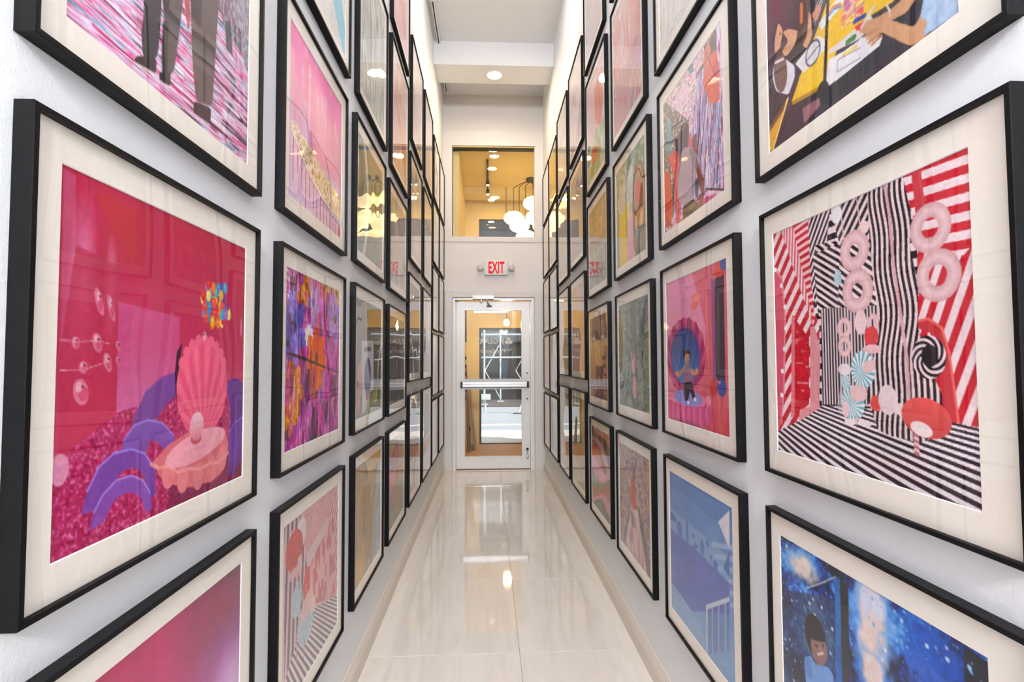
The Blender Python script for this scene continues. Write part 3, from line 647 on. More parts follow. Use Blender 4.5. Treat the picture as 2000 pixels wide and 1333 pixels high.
@art('LB1')
def popcorn_drips():
    c = Canvas(220)
    c.a = c.pal(c.V, [(250, 96, 178), (251, 104, 182), (248, 150, 190), (240, 190, 220), (226, 190, 226), (238, 180, 214)])
    r = random.Random(4)
    for k in range(30):
        u = r.random(); w_ = .012+.03*r.random(); v0 = .1+.28*r.random(); v1 = v0+.2+.25*r.random()
        cc = r.choice([(252, 168, 208), (250, 140, 180), (246, 110, 150), (252, 190, 220), (236, 196, 228)])
        c.put(((np.abs(c.U-u) < w_) & (c.V > v0) & (c.V < v1)), cc, .55); c.ell((u, v0), w_, w_, cc, .55)
    m = (c.V > .42+.06*c.noise(1, 14, 9)); c.put(m, c.lerp((c.V-.4)*2, (240, 176, 214), (226, 196, 230)), .7)
    m = (c.V < .62) & (c.V > .2+.3*c.noise(1, 18, 31)) & (c.U > .35); c.put(m, (248, 128, 160), .55)
    for p in ((0.257, 0.026), (0.323, 0.124), (0.442, 0.005), (0.730, 0.016)):
        c.pline([(p[0]-.012, p[1]+.04), (p[0]-.016, p[1]), (p[0], p[1]-.045), (p[0]+.014, p[1]), (p[0]+.012, p[1]+.04), (p[0]-.012, p[1]+.04)], .005, (255, 245, 250))
    # box of popcorn: heap, rim and red stripes
    top = [(0.033, 0.561), (0.101, 0.540), (0.198, 0.573), (0.338, 0.584), (0.452, 0.618), (0.595, 0.647), (0.739, 0.665), (0.871, 0.681), (1.027, 0.706)]
    bot = [(1.019, 0.894), (0.804, 0.861), (0.580, 0.825), (0.399, 0.776), (0.254, 0.723), (0.136, 0.661), (0.035, 0.612)]
    m = c.mpoly(top+bot); n = c.noise(70, 70, 12)
    c.put(m, c.pal(n, [(150, 84, 40), (214, 150, 84), (246, 224, 190), (255, 246, 232), (226, 180, 120), (250, 236, 214)]))
    c.pline([(0.035, 0.618), (0.136, 0.667), (0.254, 0.729), (0.400, 0.783), (0.580, 0.832), (0.804, 0.869), (1.020, 0.902)], .014, (252, 240, 244)); c.pline([(0.035, 0.627), (0.137, 0.679), (0.255, 0.741), (0.400, 0.796), (0.580, 0.845), (0.805, 0.883), (1.020, 0.917)], .005, (190, 40, 60))
    box_ = c.mpoly([(0.036, 0.635), (0.137, 0.685), (0.255, 0.747), (0.400, 0.802), (0.581, 0.852), (0.805, 0.890), (1.020, 0.925), (1.038, 1.045), (0.695, 1.060), (0.299, 1.042), (0.056, 1.039)])
    c.put(box_, (242, 214, 232), .55)
    rim = [(0.035, 0.627), (0.137, 0.679), (0.255, 0.741), (0.400, 0.796), (0.580, 0.845), (0.805, 0.883), (1.020, 0.917)]; rv = np.interp(c.U[0], [q[0] for q in rim], [q[1] for q in rim])[None]
    st = ((c.U*15) % 1 < .17) & (c.V > rv) & (c.V < rv+.2+.06*np.sin(c.U*30)); c.put(st, (205, 30, 55), .9)
    c.pline([(0.083, 0.477), (0.092, 0.520), (0.109, 0.548)], .005, (200, 60, 80)); c.pline([(0.146, 0.476), (0.163, 0.510), (0.181, 0.538)], .005, (200, 60, 80))
    c.poly([(0.929, 0.919), (1.034, 0.922), (1.023, 1.002), (0.944, 0.998)], (214, 50, 60))
    return c

@art('LB2')
def flower_collage():
    c = Canvas(230)
    n = c.noise(5, 7, 2, 4)+.25*(c.noise(3, 40, 6)-.5); n = (n-n.min())/(n.max()-n.min())
    c.a = c.pal(n, [(70, 20, 60), (150, 30, 110), (200, 40, 150), (196, 90, 190), (216, 110, 190), (224, 84, 150), (190, 130, 210), (236, 170, 210)])
    r = random.Random(11)
    def flower(p, R_, k, cols, core, ph=0, sq=.36):
        for i in range(k):
            a = ph+i*2*math.pi/k; q = (p[0]+R_*.55*math.cos(a), p[1]+R_*.55*math.sin(a))
            cc = cols[i % len(cols)]; c.ell(q, R_*.52, R_*sq*.62, cc, .95, rot=a)
            c.line(p, (p[0]+R_*.95*math.cos(a), p[1]+R_*.95*math.sin(a)), .003, tuple(int(x*.6) for x in cc), .5)
        c.ell(p, R_*.2, R_*.2, core)
    for k in range(60):
        p = (r.random(), r.random()); a = r.random()*3.14; cc = r.choice([(210, 40, 150), (160, 40, 140), (226, 120, 190), (150, 110, 205), (120, 20, 80), (236, 150, 200), (200, 60, 100), (90, 40, 60)])
        c.ell(p, .03+.09*r.random(), .012+.03*r.random(), cc, .7, rot=1.2+a*.25)
    for p in ((0.053, 0.062), (0.095, 0.212)): 
        for k in range(30): c.ell((p[0]+r.gauss(0, .05), p[1]+r.gauss(0, .06)), .007, .01, (250, 220, 240), .9)
    flower((0.325, 0.065), .12, 5, [(244, 150, 30), (230, 120, 30)], (150, 60, 30), .3)
    flower((0.252, 0.172), .1, 5, [(240, 130, 40), (250, 170, 50)], (130, 60, 40), 1)
    flower((0.685, 0.012), .1, 4, [(240, 180, 40), (236, 150, 40)], (120, 60, 30), .2)
    flower((0.919, 0.033), .1, 5, [(236, 190, 60), (180, 120, 60)], (70, 40, 40), 1)
    flower((0.121, 0.324), .2, 6, [(118, 104, 214), (140, 126, 226), (100, 84, 190)], (40, 36, 60), .4, .5)
    flower((0.043, 0.418), .12, 6, [(120, 100, 205), (96, 80, 186)], (40, 36, 50), .1, .5)
    flower((0.901, 0.218), .17, 6, [(190, 150, 220), (170, 120, 210)], (110, 90, 40), .4, .5)
    flower((0.446, 0.143), .12, 5, [(196, 150, 220), (214, 170, 230)], (150, 110, 180), .4, .4)
    flower((0.370, 0.360), .07, 9, [(250, 246, 246)], (240, 170, 30), .1, .5)
    flower((0.515, 0.493), .19, 7, [(240, 84, 14), (250, 110, 20), (226, 64, 10)], (130, 40, 20), .2, .5)
    flower((0.462, 0.627), .11, 6, [(244, 110, 20), (230, 90, 30)], (150, 50, 20), .5, .5)
    flower((0.111, 0.680), .17, 7, [(246, 150, 10), (250, 180, 20), (240, 120, 20)], (190, 80, 20), .1, .5)
    flower((0.071, 0.802), .12, 6, [(244, 160, 20), (236, 130, 20)], (180, 80, 20), .4, .5)
    c.poly([(0.024, 0.469), (0.134, 0.467), (1.027, 0.593), (1.027, 0.605)], (60, 20, 40)); c.line((0.017, 0.469), (1.027, 0.597), .007, (52, 22, 40))
    c.poly([(0.341, 0.555), (0.395, 0.562), (0.401, 0.743), (0.315, 0.797), (0.299, 0.825), (0.311, 0.676)], (40, 26, 36), .85)
    c.poly([(0.806, 0.614), (0.950, 0.607), (0.930, 0.744), (0.835, 0.774)], (92, 50, 80), .8)
    c.poly([(0.393, 1.051), (0.406, 0.898), (0.458, 0.794), (0.535, 0.801), (0.559, 0.917), (0.643, 0.993), (0.645, 1.053)], (46, 26, 44), .85)
    for k in range(26):
        u = r.random(); v = .6+.38*r.random(); c.ell((u, v), .02+.03*r.random(), .08+.08*r.random(), r.choice([(214, 40, 160), (190, 30, 140), (230, 120, 200), (206, 80, 130), (140, 60, 150)]), .45, rot=.3)
    t = .55+.5*c.noise(8, 60, 77, 2)+.4*(c.noise(50, 50, 78, 2)-.5); c.a = np.clip(c.a*t[..., None]*1.25, 0, 1)
    for k in range(40):
        p = (r.random(), r.random()); c.ell(p, .004+.01*r.random(), .02+.06*r.random(), r.choice([(255, 225, 245), (250, 190, 230), (60, 16, 50), (90, 20, 70)]), .55, rot=.4*r.random()-.2)
    return c

@art('LB3')
def striped_balloon_room():
    c = Canvas(220)
    W, R_, K = (236, 222, 222), (206, 78, 82), (120, 104, 112)
    c.a = c.lerp(c.V, (222, 190, 192), (226, 196, 200))
    m = c.mpoly([(0.019, 0.013), (0.361, 0.014), (0.755, 0.009), (1.044, 0.019), (1.046, 0.068), (1.026, 0.250), (0.760, 0.170), (0.336, 0.285)])
    c.put(m, np.where(c.fan((0.063, 0.484), .035, ref=0)[..., None], rgb(R_), rgb(W)))
    m = c.mpoly([(0.760, 0.163), (1.044, 0.008), (1.072, 0.899), (0.894, 0.781)]); c.put(m, np.where(c.stripes(.5, .05)[..., None], rgb((212, 104, 108)), rgb((232, 206, 206))))
    m = c.mpoly([(0.390, 0.367), (0.900, 0.212), (0.955, 0.790), (0.528, 0.646)]); c.put(m, (226, 170, 172)); n = c.noise(14, 30, 3); c.put(m*(n > .52), (200, 96, 102), .8)
    m = c.mpoly([(0.019, 0.002), (0.293, 0.015), (0.373, 0.360), (0.282, 0.678), (0.046, 0.827)]); c.put(m, np.where(c.stripes(.05, .06)[..., None], rgb((110, 92, 102)), rgb((218, 186, 192))))
    m = c.mpoly([(0.047, 0.836), (0.250, 0.691), (0.548, 0.671), (1.069, 0.823), (1.098, 1.726), (0.053, 1.020)]); c.put(m, np.where(c.fan((-0.420, 0.068), .06, ref=1)[..., None], rgb((112, 98, 106)), rgb((232, 216, 218))))
    c.poly([(0.307, 0.454), (0.355, 0.353), (0.426, 0.366), (0.433, 0.570), (0.337, 0.587)], (214, 78, 82))
    for k in range(9): c.ell((.36+.004*k, .46+.03*k), .006, .008, (240, 220, 220))
    c.ell((0.280, 0.115), .07, .09, (236, 214, 214)); c.ell((0.146, 0.134), .08, .07, (236, 206, 206)); c.ell((0.170, 0.180), .13, .11, (206, 84, 84)); c.poly([(0.066, 0.156), (0.275, 0.233), (0.159, 0.298)], (200, 78, 80))
    c.ell((0.159, 0.310), .07, .03, (224, 176, 176)); c.ell((0.253, 0.298), .04, .06, (226, 186, 186))
    for p, rx, ry in (((0.219, 0.479), .075, .1), ((0.366, 0.676), .14, .13)):
        m = c.mell(p, rx, ry, .2); th = np.arctan2(c.V-p[1]+ry*.6, c.U-p[0]); c.put(m, np.where(((th*5) % 1 < .5)[..., None], rgb((136, 176, 192)), rgb((222, 220, 224))))
    c.ell((0.380, 0.583), .11, .06, (232, 190, 186), rot=-.5); c.ell((0.480, 0.624), .05, .05, (234, 200, 196))
    c.line((0.218, 0.674), (0.222, 0.820), .012, (210, 160, 162)); c.line((0.334, 0.750), (0.338, 0.871), .012, (206, 150, 152)); c.line((0.230, 0.333), (0.249, 0.428), .01, (200, 90, 90))
    return c

@art('RA1')
def drawing_table():
    c = Canvas(230)
    c.a = c.lerp(c.noise(5, 5, 3, 3)*1.2, (36, 28, 42), (64, 46, 62))
    c.put(c.mell((0.081, 0.364), .16, .3, soft=.8), (110, 40, 60), .7)
    c.put(c.mell((0.012, 0.416), .05, .25, soft=.8), (90, 80, 100), .7)
    Yl = (238, 190, 36)
    c.poly([(0.186, 0.844), (0.300, 0.710), (0.395, 0.621), (0.461, 0.543), (0.802, 0.723), (0.767, 0.803), (0.664, 0.781), (0.505, 0.773), (0.415, 0.882)], Yl)
    c.poly([(0.186, 0.844), (0.415, 0.882), (0.415, 0.898), (0.193, 0.863)], (180, 132, 30))
    c.put(c.mpoly([(0.243, 0.766), (0.424, 0.682), (0.416, 0.862), (0.240, 0.842)]), (246, 206, 60), .5)
    # bench in the corner
    c.poly([(-0.041, 0.984), (-0.037, 0.891), (0.156, 0.810), (0.164, 0.819), (0.031, 0.993)], (226, 170, 40)); c.poly([(-0.037, 0.891), (0.148, 0.811), (0.122, 0.851), (-0.010, 0.903)], (120, 78, 40)); c.line((0.031, 0.991), (0.160, 0.815), .01, (252, 220, 140))
    # papers, pencils, tray
    c.poly([(0.220, 0.695), (0.377, 0.670), (0.423, 0.714), (0.418, 0.752), (0.279, 0.768)], (232, 228, 232)); c.put(c.mell((0.341, 0.720), .05, .05)-c.mell((0.341, 0.720), .042, .042), (90, 84, 100)); c.line((0.302, 0.729), (0.385, 0.710), .006, (100, 96, 110))
    c.poly([(0.382, 0.625), (0.512, 0.600), (0.534, 0.635), (0.516, 0.650), (0.400, 0.662)], (236, 232, 234)); c.pline([(0.445, 0.626), (0.470, 0.618), (0.511, 0.635)], .012, (236, 120, 40)); c.pline([(0.451, 0.636), (0.476, 0.630), (0.513, 0.644)], .009, (70, 150, 210))
    m = c.mpoly([(0.506, 0.734), (0.534, 0.635), (0.645, 0.658), (0.630, 0.748)]); n = c.noise(40, 40, 8); c.put(m, c.pal(n, [(236, 190, 120), (226, 80, 90), (244, 214, 150), (190, 90, 160), (240, 200, 110), (250, 220, 90), (200, 70, 60)]))
    c.poly([(0.439, 0.769), (0.664, 0.781), (0.677, 0.809), (0.612, 0.830), (0.438, 0.784)], (226, 216, 214))
    r = random.Random(3)
    for k in range(18):
        a = r.random(); p = (.3+.3*a*.6+r.random()*.05, .62-.3*a+r.random()*.05); c.line(p, (p[0]+.12, p[1]-.13), .006, r.choice([(200, 40, 40), (240, 236, 236), (120, 110, 110), (236, 230, 230), (60, 60, 70)]), .8)
    c.line((0.543, 0.801), (0.581, 0.805), .02, (56, 120, 60)); c.line((0.583, 0.750), (0.635, 0.762), .016, (30, 60, 150)); c.poly([(0.583, 0.768), (0.629, 0.777), (0.618, 0.799), (0.592, 0.790)], (226, 50, 50))
    c.poly([(0.414, 0.906), (0.435, 0.803), (0.531, 0.824), (0.637, 0.833), (0.712, 0.888), (0.696, 0.914)], (236, 232, 236)); c.line((0.516, 0.835), (0.590, 0.845), .012, (236, 210, 90)); c.pline([(0.483, 0.878), (0.490, 0.835), (0.610, 0.861)], .004, (150, 146, 156)); c.pline([(0.483, 0.878), (0.609, 0.897)], .004, (150, 146, 156))
    c.poly([(0.414, 0.908), (0.711, 0.908), (0.760, 0.949), (0.656, 0.958), (0.411, 0.982)], (32, 34, 46))
    c.poly([(0.742, 0.817), (0.847, 0.823), (0.875, 0.892), (0.838, 0.932), (0.794, 0.911)], (34, 32, 44))
    # black pole across the table
    c.poly([(0.440, 0.528), (0.455, 0.539), (0.413, 0.942), (0.394, 0.932)], (26, 24, 28)); c.ell((0.395, 0.916), .04, .05, (24, 22, 26))
    c.poly([(0.262, 0.909), (0.375, 0.922), (0.380, 0.956), (0.270, 0.978)], (150, 100, 108))
    # arms and blue blouse reaching in from the right
    Sk = (206, 152, 112)
    c.sp([(0.602, 0.800), (0.639, 0.783), (0.692, 0.807), (0.764, 0.821), (0.843, 0.814), (0.877, 0.839), (0.816, 0.874), (0.742, 0.855), (0.676, 0.840), (0.637, 0.830)], Sk)
    c.sp([(0.631, 0.852), (0.671, 0.837), (0.723, 0.835), (0.766, 0.868), (0.834, 0.932), (0.854, 0.932), (0.886, 0.890), (0.942, 0.932), (0.912, 0.980), (0.870, 0.998), (0.824, 0.988), (0.755, 0.915), (0.712, 0.871), (0.670, 0.865)], (212, 158, 116))
    c.sp([(0.712, 0.871), (0.824, 0.988), (0.755, 0.919)], (176, 120, 84))
    for a, b in (((0.637, 0.837), (0.690, 0.846)), ((0.650, 0.867), (0.698, 0.869)), ((0.664, 0.883), (0.707, 0.881))): c.line(a, b, .012, (196, 138, 100))
    c.pline([(0.736, 0.795), (0.748, 0.825), (0.748, 0.841)], .006, (230, 226, 226)); c.line((0.679, 0.759), (0.618, 0.792), .012, (214, 214, 206))
    c.sp([(0.864, 0.923), (0.888, 0.853), (1.042, 0.951), (1.033, 1.001), (0.871, 0.988), (0.891, 0.951)], (168, 196, 230)); n = c.noise(50, 50, 4); c.put(c.mpoly([(0.888, 0.853), (1.042, 0.951), (1.033, 1.001), (0.890, 0.981)]), c.lerp(n, (150, 182, 222), (206, 222, 242)), .6)
    # child on the left: hair, face, white top, raised hand
    c.sp([(0.041, 0.557), (0.037, 0.457), (0.065, 0.414), (0.100, 0.420), (0.115, 0.445), (0.104, 0.523), (0.068, 0.549)], (58, 44, 44))
    c.sp([(0.061, 0.525), (0.071, 0.483), (0.099, 0.434), (0.123, 0.468), (0.134, 0.495), (0.120, 0.528), (0.110, 0.555), (0.068, 0.558)], (222, 168, 138))
    c.sp([(0.130, 0.497), (0.178, 0.513), (0.252, 0.570), (0.220, 0.613), (0.157, 0.625), (0.109, 0.583), (0.175, 0.567)], (220, 164, 128)); c.sp([(0.273, 0.584), (0.318, 0.527), (0.338, 0.561), (0.341, 0.649), (0.305, 0.679), (0.277, 0.653)], (222, 168, 130)); c.sp([(0.338, 0.561), (0.392, 0.543), (0.403, 0.577), (0.369, 0.612)], (220, 150, 120))
    c.sp([(0.267, 0.402), (0.336, 0.452), (0.307, 0.628), (0.247, 0.666), (0.130, 0.669), (0.089, 0.657), (0.219, 0.635), (0.254, 0.527)], (66, 40, 34), .85); c.sp([(0.264, 0.458), (0.285, 0.469), (0.282, 0.554), (0.260, 0.549)], (206, 110, 50))
    c.sp([(0.037, 0.652), (0.062, 0.589), (0.133, 0.616), (0.216, 0.701), (0.214, 0.750), (0.165, 0.803), (0.068, 0.737)], (226, 222, 232)); c.ell((0.106, 0.666), .05, .1, (120, 88, 80), rot=-.2); c.line((0.066, 0.601), (0.132, 0.621), .012, (226, 222, 232)); c.ell((0.113, 0.495), .006, .005, (50, 30, 30))
    return c

@art('RA2')
def candy_stripe_room():
    c = Canvas(330)
    R_, W, K, P = (204, 26, 46), (246, 222, 226), (34, 24, 32), (236, 200, 204)
    st = lambda m, a, b: np.where(m[..., None], rgb(a), rgb(b))
    c.a = st(c.stripes(1.57, .05), K, W)
    # left wall: red and white
    m = c.mpoly([(-0.043, -0.004), (0.147, -0.008), (0.323, 0.457), (0.309, 0.785), (-0.086, 0.966)]); c.put(m, st(c.stripes(.75, .055), R_, (248, 226, 230)))
    m = c.mpoly([(0.062, -0.007), (0.174, -0.005), (0.298, 0.435), (0.277, 0.444)]); c.put(m, st(c.stripes(.1, .022), (224, 90, 104), W))
    m = c.mpoly([(0.159, -0.000), (0.283, -0.002), (0.290, 0.455), (0.278, 0.412)]); c.put(m, st(c.stripes(1.4, .03), (200, 16, 40), (246, 200, 206)))
    c.poly([(-0.052, 0.202), (-0.005, 0.161), (0.061, 0.220), (0.077, 0.395), (0.055, 0.716), (0.027, 0.880), (-0.032, 0.958), (-0.086, 0.966)], (224, 84, 112)); c.pline([(-0.005, 0.154), (0.065, 0.220), (0.082, 0.395), (0.059, 0.716), (0.032, 0.870)], .012, (240, 150, 160))
    for p in ((0.012, 0.171), (0.059, 0.250), (0.084, 0.350), (0.087, 0.446), (0.071, 0.537), (0.050, 0.636), (0.041, 0.745)): c.ell(p, .013, .011, (255, 250, 250))
    m = c.mpoly([(0.133, 0.395), (0.156, 0.393), (0.138, 0.818), (0.109, 0.843)]); c.put(m, (236, 120, 130))
    m = c.mpoly([(0.156, 0.406), (0.254, 0.499), (0.242, 0.770), (0.137, 0.827)]); n = c.noise(60, 30, 5); c.put(m, c.pal(n, [(170, 6, 26), (214, 24, 44), (190, 10, 30), (246, 150, 160)]))
    c.poly([(0.263, 0.453), (0.290, 0.447), (0.326, 0.539), (0.309, 0.775), (0.248, 0.791)], (226, 150, 158))
    # ceiling chevrons and back wall
    m = c.mpoly([(0.269, -0.001), (0.407, 0.001), (0.374, 0.178), (0.325, 0.416), (0.277, 0.286)]); c.put(m, st(c.stripes(.62, .024), K, W))
    m = c.mpoly([(0.305, 0.122), (0.460, 0.137), (0.651, -0.013), (0.644, 0.409), (0.339, 0.385)]); c.put(m, st(c.stripes(-.95, .026), K, W))
    m = c.mpoly([(0.407, 0.001), (0.655, -0.008), (0.618, 0.174), (0.459, 0.157)]); c.put(m, st(c.stripes(.72, .03), K, (232, 210, 212)))
    m = c.mpoly([(0.289, 0.161), (0.460, 0.145), (0.438, 0.387), (0.325, 0.416)]); c.put(m, st(c.stripes(2.1, .024), K, W))
    m = c.mpoly([(0.336, 0.384), (0.656, 0.403), (0.646, 0.738), (0.326, 0.764)]); c.put(m, st(c.stripes(0, .0165), (40, 30, 38), (226, 206, 210)))
    # right: red stripes, two planes
    m = c.mpoly([(0.762, 0.009), (0.843, -0.017), (1.005, -0.020), (1.009, 0.265), (0.968, 0.306), (0.823, 0.222)]); c.put(m, st(c.stripes(1.63, .052, .2), R_, W))
    c.poly([(0.799, -0.007), (0.835, -0.010), (0.848, 0.133), (0.815, 0.188)], (206, 60, 72))
    m = c.mpoly([(0.813, 0.220), (0.968, 0.299), (1.009, 0.265), (1.015, 0.804), (0.897, 0.806), (0.805, 0.489)]); c.put(m, st(c.stripes(.42, .05), R_, W))
    c.poly([(0.802, 0.470), (0.845, 0.464), (0.890, 0.495), (0.911, 0.570), (0.934, 0.794), (0.891, 0.800), (0.871, 0.615), (0.848, 0.507), (0.805, 0.492)], (202, 52, 62)); c.pline([(0.802, 0.470), (0.844, 0.465), (0.890, 0.496), (0.912, 0.570), (0.936, 0.790)], .008, (238, 110, 100))
    # floor
    m = c.mpoly([(-0.085, 0.946), (0.167, 0.846), (0.329, 0.767), (0.641, 0.756), (1.023, 0.773), (1.012, 1.034), (-0.091, 1.063)]); sl = np.clip((c.V-.6)/(c.U+.9), .01, 1); c.put(m, st((np.log(sl)/.085 % 1) < .5, (44, 22, 34), (244, 232, 240)))
    c.poly([(0.176, 0.797), (0.310, 0.761), (0.316, 0.777), (0.166, 0.850)], (230, 150, 158))
    # tall wavy column
    wv = .012*np.sin(c.V*9+1)+.007*np.sin(c.V*23+1)
    body = c.mpoly([(0.607, -0.017), (0.766, 0.000), (0.793, 0.134), (0.785, 0.229), (0.811, 0.363), (0.805, 0.489), (0.828, 0.584), (0.882, 0.689), (0.884, 0.793), (0.806, 0.844), (0.683, 0.839), (0.624, 0.827), (0.589, 0.743), (0.573, 0.654), (0.631, 0.548), (0.648, 0.479), (0.626, 0.336), (0.613, 0.191)])
    c.put(body, st(c.stripes(0, .0225, warp=wv), (26, 18, 26), (240, 214, 216)))
    c.pline([(0.688, -0.003), (0.705, 0.109), (0.716, 0.281), (0.735, 0.418), (0.758, 0.583), (0.763, 0.745)], .013, (222, 172, 176)); c.pline([(0.466, 0.006), (0.483, 0.143)], .006, (232, 180, 182)); c.pline([(0.555, 0.001), (0.570, 0.126)], .006, (232, 180, 182))
    # black and white loop
    o = (0.839, 0.581); th = np.arctan2(c.V-o[1], c.U-o[0]); m = c.mell(o, .062, .066); c.put(m, st((((th+3*np.hypot(c.U-o[0], c.V-o[1])/.066)*1.1) % 1 < .5), (24, 18, 26), W)); c.ell((o[0]+.005, o[1]-.004), .03, .034, (26, 20, 28))
    # inflatable rings
    def ring(l, r, t, b, hole=.4, cc=(240, 206, 208), inner=None):
        o, rx, ry = c.box4(l, r, t, b); m = c.mell(o, rx, ry)-c.mell(o, rx*hole, ry*hole)
        d = np.hypot((c.U-o[0])/rx, (c.V-o[1])/ry); sh = np.clip(1-np.abs(d-(1+hole)/2)/((1-hole)/2)*.9, 0, 1)
        c.put(m, c.lerp(sh, (214, 160, 164), cc))
    ring((0.787, 0.181), (0.935, 0.211), (0.870, 0.118), (0.868, 0.269)); ring((0.805, 0.330), (0.961, 0.348), (0.889, 0.262), (0.886, 0.419))
    ring((0.459, 0.176), (0.610, 0.208), (0.539, 0.118), (0.533, 0.267), .3); ring((0.466, 0.332), (0.623, 0.350), (0.549, 0.260), (0.547, 0.420), .34)
    ring((0.428, 0.464), (0.508, 0.466), (0.470, 0.429), (0.467, 0.509)); ring((0.431, 0.534), (0.505, 0.533), (0.473, 0.498), (0.470, 0.578))
    ring((0.591, 0.461), (0.644, 0.461), (0.617, 0.427), (0.614, 0.498))
    c.ell((0.591, 0.122), .022, .022, (240, 208, 208)); c.ell((0.444, 0.035), .03, .034, (236, 234, 238)); c.ell((0.556, 0.454), .03, .045, (240, 208, 208)); c.ell((0.606, 0.508), .034, .036, (214, 70, 74)); c.ell((0.607, 0.551), .045, .016, (236, 190, 192))
    # swirled balloons
    for p, rx, ry in (((0.559, 0.622), .06, .066), ((0.504, 0.744), .06, .064), ((0.442, 0.276), .022, .03), ((0.466, 0.667), .024, .03)):
        m = c.mell(p, rx, ry); th = np.arctan2(c.V-p[1]-.01, c.U-p[0]+.012); c.put(m, st(((th*2.9) % 1 < .5), (110, 186, 198), (244, 236, 240)))
    c.ell((0.590, 0.611), .032, .022, (240, 200, 202), rot=-.4); c.ell((0.534, 0.707), .045, .03, (240, 200, 202)); c.ell((0.465, 0.623), .035, .022, (244, 226, 230)); c.ell((0.464, 0.771), .02, .03, (240, 200, 204))
    c.ell((0.487, 0.814), .03, .012, (246, 230, 232)); c.ell((0.561, 0.810), .035, .012, (244, 226, 230)); c.line((0.520, 0.789), (0.519, 0.818), .01, (230, 190, 190))
    c.poly([(0.415, 0.768), (0.443, 0.674), (0.462, 0.753), (0.446, 0.796)], (214, 214, 220), .6)
    # egg with red nose and big coral ball
    c.ell((0.618, 0.737), .026, .027, (222, 76, 74)); c.put(c.mell((0.672, 0.721), .042, .05), c.lerp(c.V*2-.9, (252, 240, 242), (232, 200, 206))); c.ell((0.723, 0.748), .022, .02, (246, 220, 222))
    o, rx, ry = c.box4((0.728, 0.781), (0.912, 0.769), (0.823, 0.704), (0.825, 0.826)); c.put(c.mell(o, rx, ry, .12), c.lerp((c.V-o[1])/ry*.5+.5, (236, 92, 88), (206, 70, 72))); c.ell((0.804, 0.801), .042, .022, (246, 226, 226), rot=.2)
    for k in range(7): c.line(((0.779, 0.823)[0], (0.779, 0.823)[1]+k*.009), ((0.785, 0.822)[0]+.004, (0.779, 0.823)[1]+k*.009+.003), .012, (240, 200, 204) if k % 2 else (190, 110, 120))
    return c

@art('RA3')
def blue_galaxy_child():
    c = Canvas(250)
    n = c.noise(9, 9, 21, 5)+.35*(c.noise(60, 60, 33, 2)-.5); n = (n-n.min())/(n.max()-n.min())
    c.a = c.pal(np.clip((n-.2)*1.7, 0, 1), [(6, 12, 34), (8, 26, 80), (12, 56, 150), (24, 100, 205), (60, 150, 230), (150, 200, 245)])
    def cloud(p, rx, ry, cc, al=1, sd=1):
        q = c.mell(p, rx*1.15, ry*1.15, soft=.8)*(.3+1.3*c.noise(22, 22, sd, 3)); c.put(np.clip(q*2.2-.5, 0, 1), cc, al)
    cloud((0.140, 0.085), .16, .1, (120, 180, 240), 1, 3); cloud((0.177, 0.086), .12, .07, (236, 222, 214), 1, 4)
    cloud((0.561, 0.144), .13, .4, (110, 170, 240), 1, 5); cloud((0.564, 0.177), .085, .3, (236, 214, 208), 1, 6); cloud((0.594, 0.051), .05, .06, (220, 226, 244), 1, 8); cloud((0.539, 0.058), .03, .08, (216, 220, 244), 1, 9)
    cloud((0.815, 0.123), .14, .2, (20, 90, 200), .8, 7); c.poly([(0.922, 0.010), (1.005, 0.017), (0.993, 0.287), (0.924, 0.339)], (26, 30, 46))
    c.put(c.mpoly([(-0.062, 0.267), (0.378, 0.120), (0.343, 0.771), (-0.099, 1.101)]), (12, 18, 48), .55)
    r = random.Random(5)
    for k in range(700):
        p = (r.random(), r.random()); q = .0018+.006*r.random()**3; c.ell(p, q, q, r.choice([(220, 240, 255), (150, 200, 250), (90, 180, 240)]), .9)
    # corner edge of the room and dark post
    c.pline([(0.191, 0.161), (0.279, 0.108), (0.382, 0.038)], .005, (190, 210, 230)); c.poly([(0.375, 0.040), (0.405, 0.036), (0.398, 0.731), (0.356, 0.762)], (30, 110, 190), .8)
    c.poly([(0.405, 0.040), (0.450, 0.036), (0.444, 0.696), (0.398, 0.731)], (34, 38, 50))
    # child: hair, face, pale blue top
    c.ell((0.242, 0.333), .07, .085, (20, 18, 26)); c.ell((0.264, 0.368), .05, .068, (150, 108, 104), rot=.3); c.sp([(0.183, 0.353), (0.237, 0.297), (0.309, 0.289), (0.308, 0.321), (0.235, 0.351)], (20, 18, 26))
    c.line((0.256, 0.396), (0.290, 0.372), .008, (230, 220, 224)); c.ell((0.247, 0.365), .007, .006, (20, 16, 22)); c.ell((0.291, 0.342), .006, .006, (20, 16, 22)); c.ell((0.274, 0.367), .007, .008, (176, 130, 122))
    c.sp([(0.160, 0.459), (0.204, 0.429), (0.244, 0.443), (0.317, 0.409), (0.353, 0.421), (0.350, 0.766), (0.176, 0.896), (0.170, 0.547)], (112, 160, 226)); c.sp([(0.160, 0.461), (0.204, 0.431), (0.220, 0.518), (0.179, 0.526)], (90, 140, 214))
    return c

@art('RB0')
def gold_line_sketch():
    c = Canvas(110, 1.3, (234, 228, 224)); c.put(c.noise(4, 8, 3, 2), (222, 216, 216), .7)
    for k in range(7):
        x = .08+.1*k; c.pline([(x, .98-.03*k), (x+.03, .85), (x+.02, .7), (x+.07, .5), (x+.12, .3), (x+.1, .1)], .006, (206, 170, 110), .8)
    c.pline([(.03, .93), (.06, .86), (.03, .84), (.05, .78)], .012, (226, 176, 100)); return c

